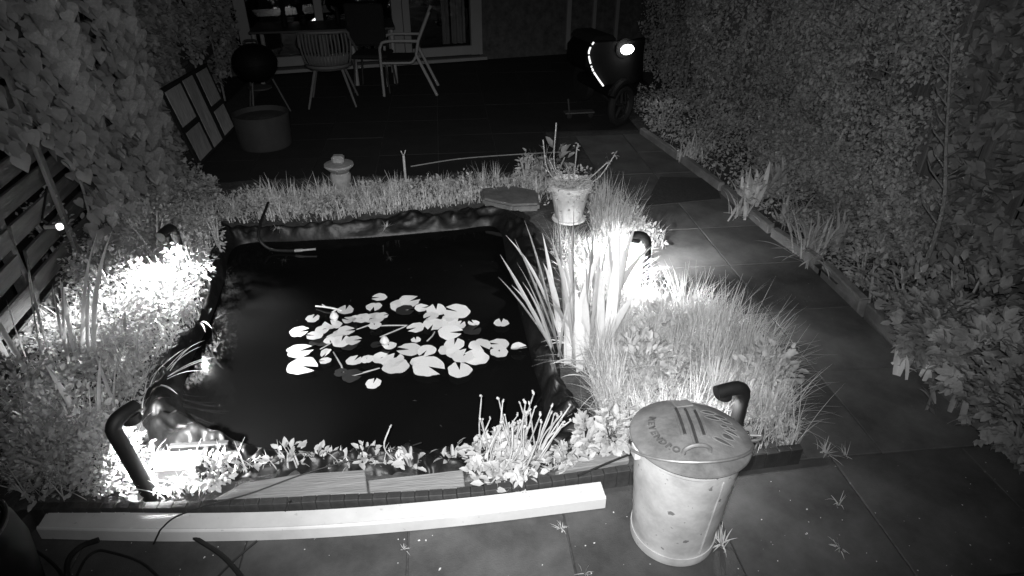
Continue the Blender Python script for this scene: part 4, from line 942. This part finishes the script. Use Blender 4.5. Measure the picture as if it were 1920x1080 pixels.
for i, (px, py, s_) in enumerate(CL):
    o = link('grass_clump', cm[i % 4], None, None, G(px, py, .01)); o.rotation_euler = (0, 0, i*1.7); o.scale = (s_, s_, s_)
    tag(o, 'tall grass clump '+CLN[i], 'grass clump', 'tall grass clumps on the right bank')
cm2 = [clump_mesh(60+i, 60, .24, .03, .3) for i in range(3)]
ORD = ['first', 'second', 'third', 'fourth', 'fifth', 'sixth', 'seventh', 'eighth', 'ninth', 'tenth', 'eleventh', 'twelfth', 'thirteenth']
TF = [(480,392,.9),(440,400,.8),(600,388,1),(690,380,.9),(745,372,1),(830,365,.9),(880,372,1),(930,340,.8),(560,395,.8),(660,395,.8),(1000,335,1),(1020,330,1.2),(905,352,1)]
for i, (px, py, s_) in enumerate(TF):
    o = link('grass_tuft', cm2[i % 3], None, None, G(px, py, .01)); o.rotation_euler = (0, 0, i*2.1); o.scale = (s_, s_, s_); tag(o, ORD[sorted(TF).index((px, py, s_))]+' grass tuft from the left on the bank behind the pond', 'grass tuft', 'grass tufts behind the pond')
# little weeds in the paving joints
wm = [clump_mesh(80+i, (26, 9, 14)[i], (.07, .10, .06)[i], .015, (.9, .6, 1.3)[i], (.002, .006)) for i in range(3)]
for i, (px, py, s_, lb) in enumerate([(1352,1020,1.3,'spiky weed in the paving joint right of the bin'),(1572,945,.9,'small weed on the front paving right of the bin'),(1575,1028,.9,'crumbly weed tuft near the bottom edge right of the bin'),(1548,850,1.2,'weed sprouting at the right end of the edging'),(1585,855,.8,'tiny weed just beyond the end of the edging'),(757,1030,.5,'tiny sprout in the joint below the beam middle'),(1052,990,.6,'tiny sprout in the joint under the beam end'),(1095,1075,.6,'sprout at the bottom edge left of the bin'),(520,428,.9,'pale sprig lying on the back liner left'),(725,425,.8,'straw sprig hanging over the back liner')]):
    z = .002 if py > 500 else .09
    o = link('paving_weed', wm[i % 3], None, None, at(px, py, z)); o.rotation_euler = (0, 0, i*1.3); o.scale = (s_,)*3; tag(o, lb, 'weed', 'weeds in the paving' if py > 500 else None)
# crumbs and chips on the paving (uncountable litter)
r_ = np.random.default_rng(3); N_ = 190
P_ = np.stack([r_.uniform(-1.9, 2.5, N_), r_.uniform(1.3, 1.95, N_), np.full(N_, .0035)], 1); P_[:14, 0] = r_.uniform(1.6, 2.5, 14); P_[:14, 1] = r_.uniform(2, 6, 14)
o = link('paving_litter', leaves('paving_litter', P_, rdirs(r_, N_, -.1, .1), r_.uniform(.004, .014, N_)*r_.uniform(.3, 1, N_), .8, 'small', None, r_, np.zeros(N_)), 'chip'); tag(o, 'pale crumbs and seed husks scattered on the front paving', 'litter', kind='stuff')

# ------------------------------------------------------------------ leafy shrubs and border plants
def leafy(name, base, label, cat, n, size, H, W_, shape, m, seed, wd=.55, elev=(-.3, .9), stems=5, group=None, palm=False):
    r_ = np.random.default_rng(seed); root = empty(name, base, label, cat, group)
    u = r_.normal(0, 1, (n, 3)); u /= np.linalg.norm(u, axis=1, keepdims=True); rad = r_.uniform(.35, 1, n)**.6
    lump = np.array([1+.35*noise.noise((a*1.6+seed, b*1.6, c*1.6)) for a, b, c in u])
    pos = u*(rad*lump)[:, None]*np.array([W_/2, W_/2, H/2])+np.array([0, 0, H*.52]); pos[:, 2] = np.maximum(pos[:, 2], .02)
    d = u*1.0+rdirs(r_, n, *elev)*.9; sz = r_.uniform(*size, n); roll = r_.uniform(-.8, .8, n)
    if palm:   # five leaflets fanned out from one stalk
        D, S_, N_ = frames(d, roll); ang = np.array([-1.25, -.62, 0, .62, 1.25]); k = len(ang)
        d = (D[:, None]*np.cos(ang)[None, :, None]+S_[:, None]*np.sin(ang)[None, :, None]).reshape(-1, 3); pos = np.repeat(pos, k, 0); sz = np.repeat(sz, k)*np.tile([.7, .9, 1, .9, .7], n); roll = np.repeat(roll, k)+r_.uniform(-.2, .2, n*k)
    o = link('foliage', leaves('foliage', pos, d, sz, wd, shape, m, r_, roll), None, root); o['kind'] = 'stuff'
    rr = random.Random(seed); sm_ = MB()
    for k in range(stems):
        a = rr.uniform(0, 6.28); sm_.tube(smooth_path([(0, 0, -.03), (math.cos(a)*W_*.12, math.sin(a)*W_*.12, H*.4), (math.cos(a)*W_*.3, math.sin(a)*W_*.3, H*.8)], 3), [.008]*6+[.004], 5)
    if stems: o = sm_.build('stems', 'stem', root); o['kind'] = 'stuff'
    return root
# right border
def rosette(px, py, n, L, wd, label, m, lean=.7, seed=0, cat='border plant'):
    rr = random.Random(seed+px); base = at(px, py, .03)
    return strap_plant('border_plant', base, label, cat, [(rr.gauss(0, .05), rr.gauss(0, .05), rr.uniform(0, 6.28), L*rr.uniform(.6, 1.1), wd*rr.uniform(.7, 1.1), abs(rr.gauss(.15, lean*.6)), rr.uniform(.2, 1.4), rr.uniform(-1, 1)) for _ in range(n)], m)
rosette(1405, 375, 40, .32, .045, 'pale rosette plant with broad upright leaves beside the kerb', 'iris', .6)
rosette(1450, 365, 30, .34, .05, 'broad leaved rosette behind the kerb near the hedge', 'leaf', .6)
rosette(1480, 415, 36, .26, .03, 'small rosette between the two pale border plants', 'leaf', .8)
rosette(1515, 475, 70, .34, .018, 'straw coloured trailing strap leaves spilling over the kerb', 'straw', 1.3)
rosette(1555, 460, 34, .32, .028, 'upright narrow leaved plant behind the trailing straw leaves', 'leaf', .6)
rosette(1290, 298, 34, .26, .02, 'small pale spiky plant at the far end of the border', 'straw', .8)
rosette(1390, 402, 34, .26, .016, 'dry grassy leaves lying on the kerb stones', 'straw', 1.3)
rosette(1660, 570, 26, .28, .02, 'narrow leaved plant between pale leafy plant and lower shrubs', 'leaf_dull', .8)
rosette(1710, 690, 18, .16, .028, 'pale low rosette at the kerb below the shrubs', 'iris', .9)
rosette(1790, 775, 18, .16, .028, 'broad low leaves spilling over the lower kerb', 'leaf_dull', 1.0)
leafy('leafy_plant', at(1612, 540, 0), 'bright rounded leafy plant behind the clean kerb stone', 'border plant', 260, (.03, .06), .30, .28, 'ovate', 'leaf', 101)
leafy('leafy_plant', at(1560, 430, 0), 'dull bushy plant against the middle of the hedge foot', 'border plant', 260, (.03, .06), .3, .34, 'ovate', 'leaf_dull', 102)
leafy('leafy_plant', at(1240, 245, 0), 'pale bush at the far end of the border by the scooter', 'border plant', 300, (.03, .06), .34, .42, 'ovate', 'leaf', 103)
leafy('leafy_plant', at(1310, 285, 0), 'feathery bush behind the far kerb stones', 'border plant', 260, (.03, .05), .3, .4, 'small', 'leaf_dull', 104)
leafy('broad_leaved_shrub', at(1745, 680, 0), 'broad leaved shrub spreading over the lower right kerb', 'shrub', 330, (.05, .085), .42, .5, 'ovate', 'leaf_dull', 105, palm=True)
leafy('broad_leaved_shrub', at(1835, 760, 0), 'lower right shrub with pale lobed leaves', 'shrub', 380, (.05, .09), .5, .55, 'ovate', 'leaf', 106, palm=True)
leafy('broad_leaved_shrub', at(1905, 850, 0), 'shrub cut by the right edge of the frame', 'shrub', 320, (.05, .085), .45, .5, 'ovate', 'leaf_dull', 107, palm=True)
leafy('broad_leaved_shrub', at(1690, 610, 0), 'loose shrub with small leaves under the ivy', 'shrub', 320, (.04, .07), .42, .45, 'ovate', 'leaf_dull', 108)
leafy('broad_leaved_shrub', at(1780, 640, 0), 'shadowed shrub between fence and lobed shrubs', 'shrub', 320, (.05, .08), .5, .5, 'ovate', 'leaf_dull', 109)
# plant in the flower pot
pr_ = leafy('pot_plant', fp.location+Vector((0, 0, .23)), 'small leaved trailing plant growing in the clay pot', 'pot plant', 300, (.018, .035), .18, .40, 'ovate', 'leaf', 110, stems=4)
r_ = np.random.default_rng(9); N_ = 110; a = r_.uniform(2.4, 6.6, N_); pos = np.stack([np.cos(a)*.182, np.sin(a)*.182, .05-r_.uniform(0, 1, N_)**1.8*.2], 1)
o = link('trailing_foliage', leaves('trailing_foliage', pos, rdirs(r_, N_, -1.2, .3), r_.uniform(.016, .03, N_), .6, 'ovate', 'leaf', r_), None, pr_); o['kind'] = 'stuff'
for tip, md_ in (((1082,275),(1076,330)), ((1138,305),(1105,335)), ((1153,290),(1120,335)), ((1043,230),(1040,310)), ((1018,262),(1028,320)), ((1030,300),(1045,330))):
    b = pr_.location; y0 = b.y; T_ = aty(*tip, y0); M_ = aty(*md_, y0); s_ = MB(b).tube(smooth_path([b+Vector((0, 0, -.02)), M_, T_], 6), .005, 6).build('stem', 'stem', pr_)
    if tip[1] > 265:
        r2 = np.random.default_rng(tip[0]); tl = np.array(T_-b)+r2.normal(0, .012, (9, 3)); o = link('tip_leaves', leaves('tip_leaves', tl, rdirs(r2, 9, -.5, 1.2), r2.uniform(.018, .034, 9), .55, 'ovate', 'leaf', r2), None, s_)
leafy('leafy_plant', at(985, 345, .0), 'pale plant with curled leaves behind the flat stone', 'bank plant', 120, (.03, .055), .3, .16, 'ovate', 'leaf', 111)
leafy('leafy_plant', at(1040, 345, .0), 'broad dull leaves behind the flower pot', 'bank plant', 40, (.08, .13), .34, .3, 'ovate', 'leaf_dull', 112)
# leafy weeds of the left bed (individuals that can be told apart)
for i, (px, py, n, H, W_, m, lb) in enumerate([
    (375,540,260,.34,.3,'leaf','leafy weed leaning over the left water edge, brightly lit'),
    (320,600,300,.26,.34,'leaf','glaring leafy weed under the back left lamp'),
    (240,650,300,.26,.36,'leaf','pale leafy weed left of the glaring weeds'),
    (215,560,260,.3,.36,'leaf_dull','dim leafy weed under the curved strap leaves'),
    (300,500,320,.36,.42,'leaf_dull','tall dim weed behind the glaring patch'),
    (130,520,160,.5,.3,'leaf_dull','tall weed in front of the left fence light'),
    (150,830,340,.26,.4,'leaf','broad leafy weed at the lower left of the bed'),
    (215,900,260,.2,.3,'leaf','bright low weed left of the front left lamp'),
    (120,900,300,.24,.36,'leaf_dull','dull leafy weed near the left end of the edging'),
    (60,800,300,.3,.4,'leaf_dull','dull weed at the left margin of the frame'),
    (412,470,90,.24,.12,'leaf','upright weed beside the back left lamp'),
    (405,905,120,.12,.2,'leaf','low pale weed right of the timber block')]):
    leafy('leafy_weed', at(px, py, .02), lb, 'weed', int(n*1.7), (.02, .042), H*1.3, W_, 'ovate', m, 130+i, stems=4)
# leafy weeds of the right bank and front rim
for i, (px, py, n, H, W_, lb) in enumerate([(1225,640,260,.24,.3,'leafy weed in front of the path lamp'),(1200,720,300,.3,.3,'broad leaved weed among the tall grass left of the bin'),(1430,740,220,.3,.3,'leafy weed right of the lamp behind the bin'),(1140,850,140,.24,.14,'upright leafy weed beside the short board end'),(1095,850,90,.2,.12,'leafy shoot at the right front corner of the pond'),(540,868,16,.10,.14,'low weed with pointed leaves on the front rim'),(600,872,12,.08,.11,'small weed between the front rim weeds'),(690,862,14,.1,.1,'low weed where the two boards meet'),(770,872,16,.1,.12,'weed tuft behind the narrow board'),(850,868,14,.1,.12,'weed just left of the marsh plant'),(1060,870,40,.14,.14,'weed just right of the marsh plant')]):
    leafy('leafy_weed', at(px, py, .03), lb, 'weed', n, (.03, .06), H, W_, 'ovate', 'leaf', 160+i, stems=4)

# ------------------------------------------------------------------ ivy on the left fence: the largest leaves singly, the rest as one mass
def ivy_leaf_meshes(size):
    out = []
    for k in range(3):
        tv, tf = TEMPL['heart']; out.append(None)
        me = bpy.data.meshes.new('leaf'); me.from_pydata([(a*size, b*size*(1+.1*k), c*size*(1+k)) for a, b, c in tv], [], tf); me.update(); me.polygons.foreach_set('use_smooth', [True]*len(tf)); me.materials.append(MATS['ivy']); out[k] = me
    return out
lm = ivy_leaf_meshes(1.0)
iv = empty('ivy', (lfx(4.8), 4.8, 0), 'large leaved ivy hanging over the left fence', 'ivy')
r_ = np.random.default_rng(31); cand = []
while len(cand) < 1900:
    y = r_.uniform(3.55, 5.7); z = r_.uniform(.02, 2.0)
    if y < 4.12 and z < 1.02+.12*noise.noise((y*4, z*4, 1)): continue
    if y < 4.0 and noise.noise((y*3, z*3, 2.2)) < -.12: continue
    if noise.noise((y*3.4, z*3.4, 7.1)) < -.30: continue
    bul = .12+.16*(1+noise.noise((y*1.8, z*1.8, 3.0)))*min(1, (y-3.3))
    cand.append((lfx(y)+.04+bul*r_.uniform(.15, 1), y, z))
cand.sort(key=lambda c: -(c[0]-lfx(c[1])))
def ivy_dir(r_):
    a = r_.normal(-.25, .55); return Vector((.35+.2*r_.uniform(), -.25+r_.normal(0, .3), -1.0)).normalized()
B_ = iv.location
for i, c in enumerate(cand[:300]):
    d = ivy_dir(r_); nrm = Vector((1.0, -.75+r_.normal(0, .35), .45+r_.normal(0, .25))); nrm = (nrm-d*nrm.dot(d)).normalized(); s_ = nrm.cross(d)
    o = link('leaf', lm[i % 3], None, iv); sz = r_.uniform(.05, .085) if r_.uniform() < .6 else r_.uniform(.085, .115); M = Matrix((d, s_, nrm)).transposed().to_4x4(); o.matrix_local = Matrix.Translation(Vector(c)-B_)@M@Matrix.Scale(sz, 4)
rest = np.array(cand[300:])-np.array(B_); n = len(rest)
D = np.stack([r_.uniform(.2, .7, n), r_.normal(-.2, .4, n), -r_.uniform(.5, 1, n)], 1)
o = link('foliage', leaves('foliage', rest, D, r_.uniform(.045, .095, n), 1.0, 'heart', 'ivy', r_, r_.uniform(-.5, .5, n)), None, iv); o['kind'] = 'stuff'
for k in range(5):
    y = 4.2+k*.33; MB(B_).tube(smooth_path([(lfx(y)+.1, y, 0), (lfx(y)+.12, y+.1, .7), (lfx(y)+.1, y-.05, 1.3), (lfx(y)+.1, y+.1, 1.95)], 4), .009, 6).build('vine_stem', 'bark', iv)
def wall_mass(name, label, cat, N_, ylo, yhi, zlo, zhi, xf, inward, size, shape, m, seed, hole=-.35, sc_=2.2, wd=.6, group=None):
    """climbing foliage filling the space in front of a fence"""
    r_ = np.random.default_rng(seed); P = []
    while len(P) < N_:
        y = r_.uniform(ylo, yhi); z = zlo+(zhi-zlo)*r_.uniform()
        h_ = noise.noise((y*sc_, z*sc_, seed))
        if h_ < hole: continue
        x0, dep = xf(y, z); P.append((x0+inward*dep*(.35+.65*(.5+.5*noise.noise((y*1.4, z*1.4, seed+3))))*r_.uniform(.45, 1.05), y, z+r_.normal(0, .02)))
    P = np.array(P); c0 = Vector((xf((ylo+yhi)/2, .5)[0], (ylo+yhi)/2, 0)); root = empty(name, c0, label, cat, group)
    n = len(P); D = np.stack([inward*r_.uniform(.1, .9, n), r_.normal(-.15, .55, n), r_.normal(-.15, .6, n)], 1)
    o = link('foliage', leaves('foliage', P-np.array(c0), D, r_.uniform(*size, n), wd, shape, m, r_), None, root); o['kind'] = 'stuff'
    return root, c0
def stems_for(root, c0, ys, xo, H, r0=.014):
    for k, y in enumerate(ys):
        MB(c0).tube(smooth_path([(xo(y), y, -.02), (xo(y), y+.08*math.sin(k*3), H*.4), (xo(y), y+.1*math.sin(k*5), H*.95)], 4), [r0]*4+[r0*.8]*4+[r0*.5], 6).build('stem', 'bark', root)
a, c0 = wall_mass('climbing_shrub', 'dim small leaved climber right of the large ivy on the left fence', 'climber', 5200, 5.45, 7.2, 0, 1.95, lambda y, z: (lfx(y)+.05, (.30 if y < 5.9 else .12) if z < 1.1 else .24), 1, (.05, .09), 'heart', 'ivy', 33, wd=.8)
stems_for(a, c0, (5.7, 6.3, 6.9), lambda y: lfx(y)+.12, 1.8)
a, c0 = wall_mass('climbing_shrub', 'dark climber on the left fence beside the house', 'climber', 3000, 7.2, 9.9, 0.3, 1.95, lambda y, z: (lfx(y)+.05, .25), 1, (.05, .09), 'ovate', 'leaf_dull', 34)
stems_for(a, c0, (7.8, 8.8), lambda y: lfx(y)+.12, 1.8)
# right hedge in three shrubs
hx = lambda y, z: (3.40, .52+.12*math.sin(y*2.1)-.10*z+.34*noise.noise((y*2.6, z*2.6, 1.5)))
a, c0 = wall_mass('hedge', 'tall small leaved hedge along the middle of the right fence', 'hedge', 26000, 3.8, 6.3, .05, 2.0, hx, -1, (.02, .045), 'ovate', 'hedge_leaf', 35, hole=-.38, sc_=4)
stems_for(a, c0, (4.4, 4.9, 5.4, 5.9), lambda y: 3.2, 1.8)
rt = random.Random(77)
for k in range(46):   # bare twigs poking out of the leaves
    y = rt.uniform(3.9, 6.2); z = rt.uniform(.3, 1.7); L = rt.uniform(.12, .3); dy = rt.uniform(-.6, .6)
    MB(c0).tube([(3.1, y, z), (3.0-L*.3, y+dy*L*.5, z+L*.3), (2.95-L*.5, y+dy*L, z+L*.8)], [.005, .004, .002], 5).build('twig', 'bark', a)
a, c0 = wall_mass('hedge', 'dim far part of the hedge behind the scooter', 'hedge', 16000, 6.3, 10.2, .05, 2.0, hx, -1, (.025, .055), 'ovate', 'hedge_leaf', 36, hole=-.38, sc_=3)
stems_for(a, c0, (6.8, 7.6, 8.4, 9.3), lambda y: 3.2, 1.8)
a, c0 = wall_mass('hedge', 'bushy pale foot of the hedge behind the border plants', 'hedge', 8000, 3.5, 5.6, .05, .6, lambda y, z: (3.40, .74-.3*z), -1, (.022, .05), 'ovate', 'leaf', 37, hole=-.3, sc_=3.5)
a, c0 = wall_mass('ivy', 'rounded ivy leaves climbing the right fence beside the bare sapling', 'ivy', 1700, 3.15, 3.85, .1, 2.0, lambda y, z: (3.38, .22), -1, (.05, .09), 'heart', 'ivy', 38, hole=-.25, sc_=4, wd=.9)
stems_for(a, c0, (3.3, 3.6), lambda y: 3.3, 1.9)
a, c0 = wall_mass('ivy', 'thin ivy low on the fence boards at the right edge', 'ivy', 700, 2.3, 3.4, .1, .7, lambda y, z: (3.38, .2), -1, (.05, .09), 'heart', 'ivy', 39, hole=-.1, sc_=3, wd=.9)
# bare sapling
b = atx(1765, 420, 2.98); b.z = 0
sp_ = empty('sapling', b, 'thin bare sapling with short side twigs in front of the right hedge', 'sapling')
tr = [Vector((0, 0, 0)), atx(1766, 400, 2.98)-b, atx(1774, 270, 2.98)-b, atx(1786, 60, 2.98)-b]
MB().tube(smooth_path(tr, 6), [.017-.0006*i for i in range(19)], 8).build('trunk', 'bark', sp_)
rr = random.Random(2)
for k in range(22):
    z = .45+k*.055; s_ = -1 if k % 2 else 1; L = rr.uniform(.1, .22); y0 = float(np.interp(z, [q.z for q in tr], [q.y for q in tr])); MB().tube([(.0, y0, z), (-.2*L, y0-s_*L*.55, z+L*.4), (-.2*L, y0-s_*L*.8, z+L*.65)], [.006, .004, .002], 5).build('twig', 'bark', sp_)
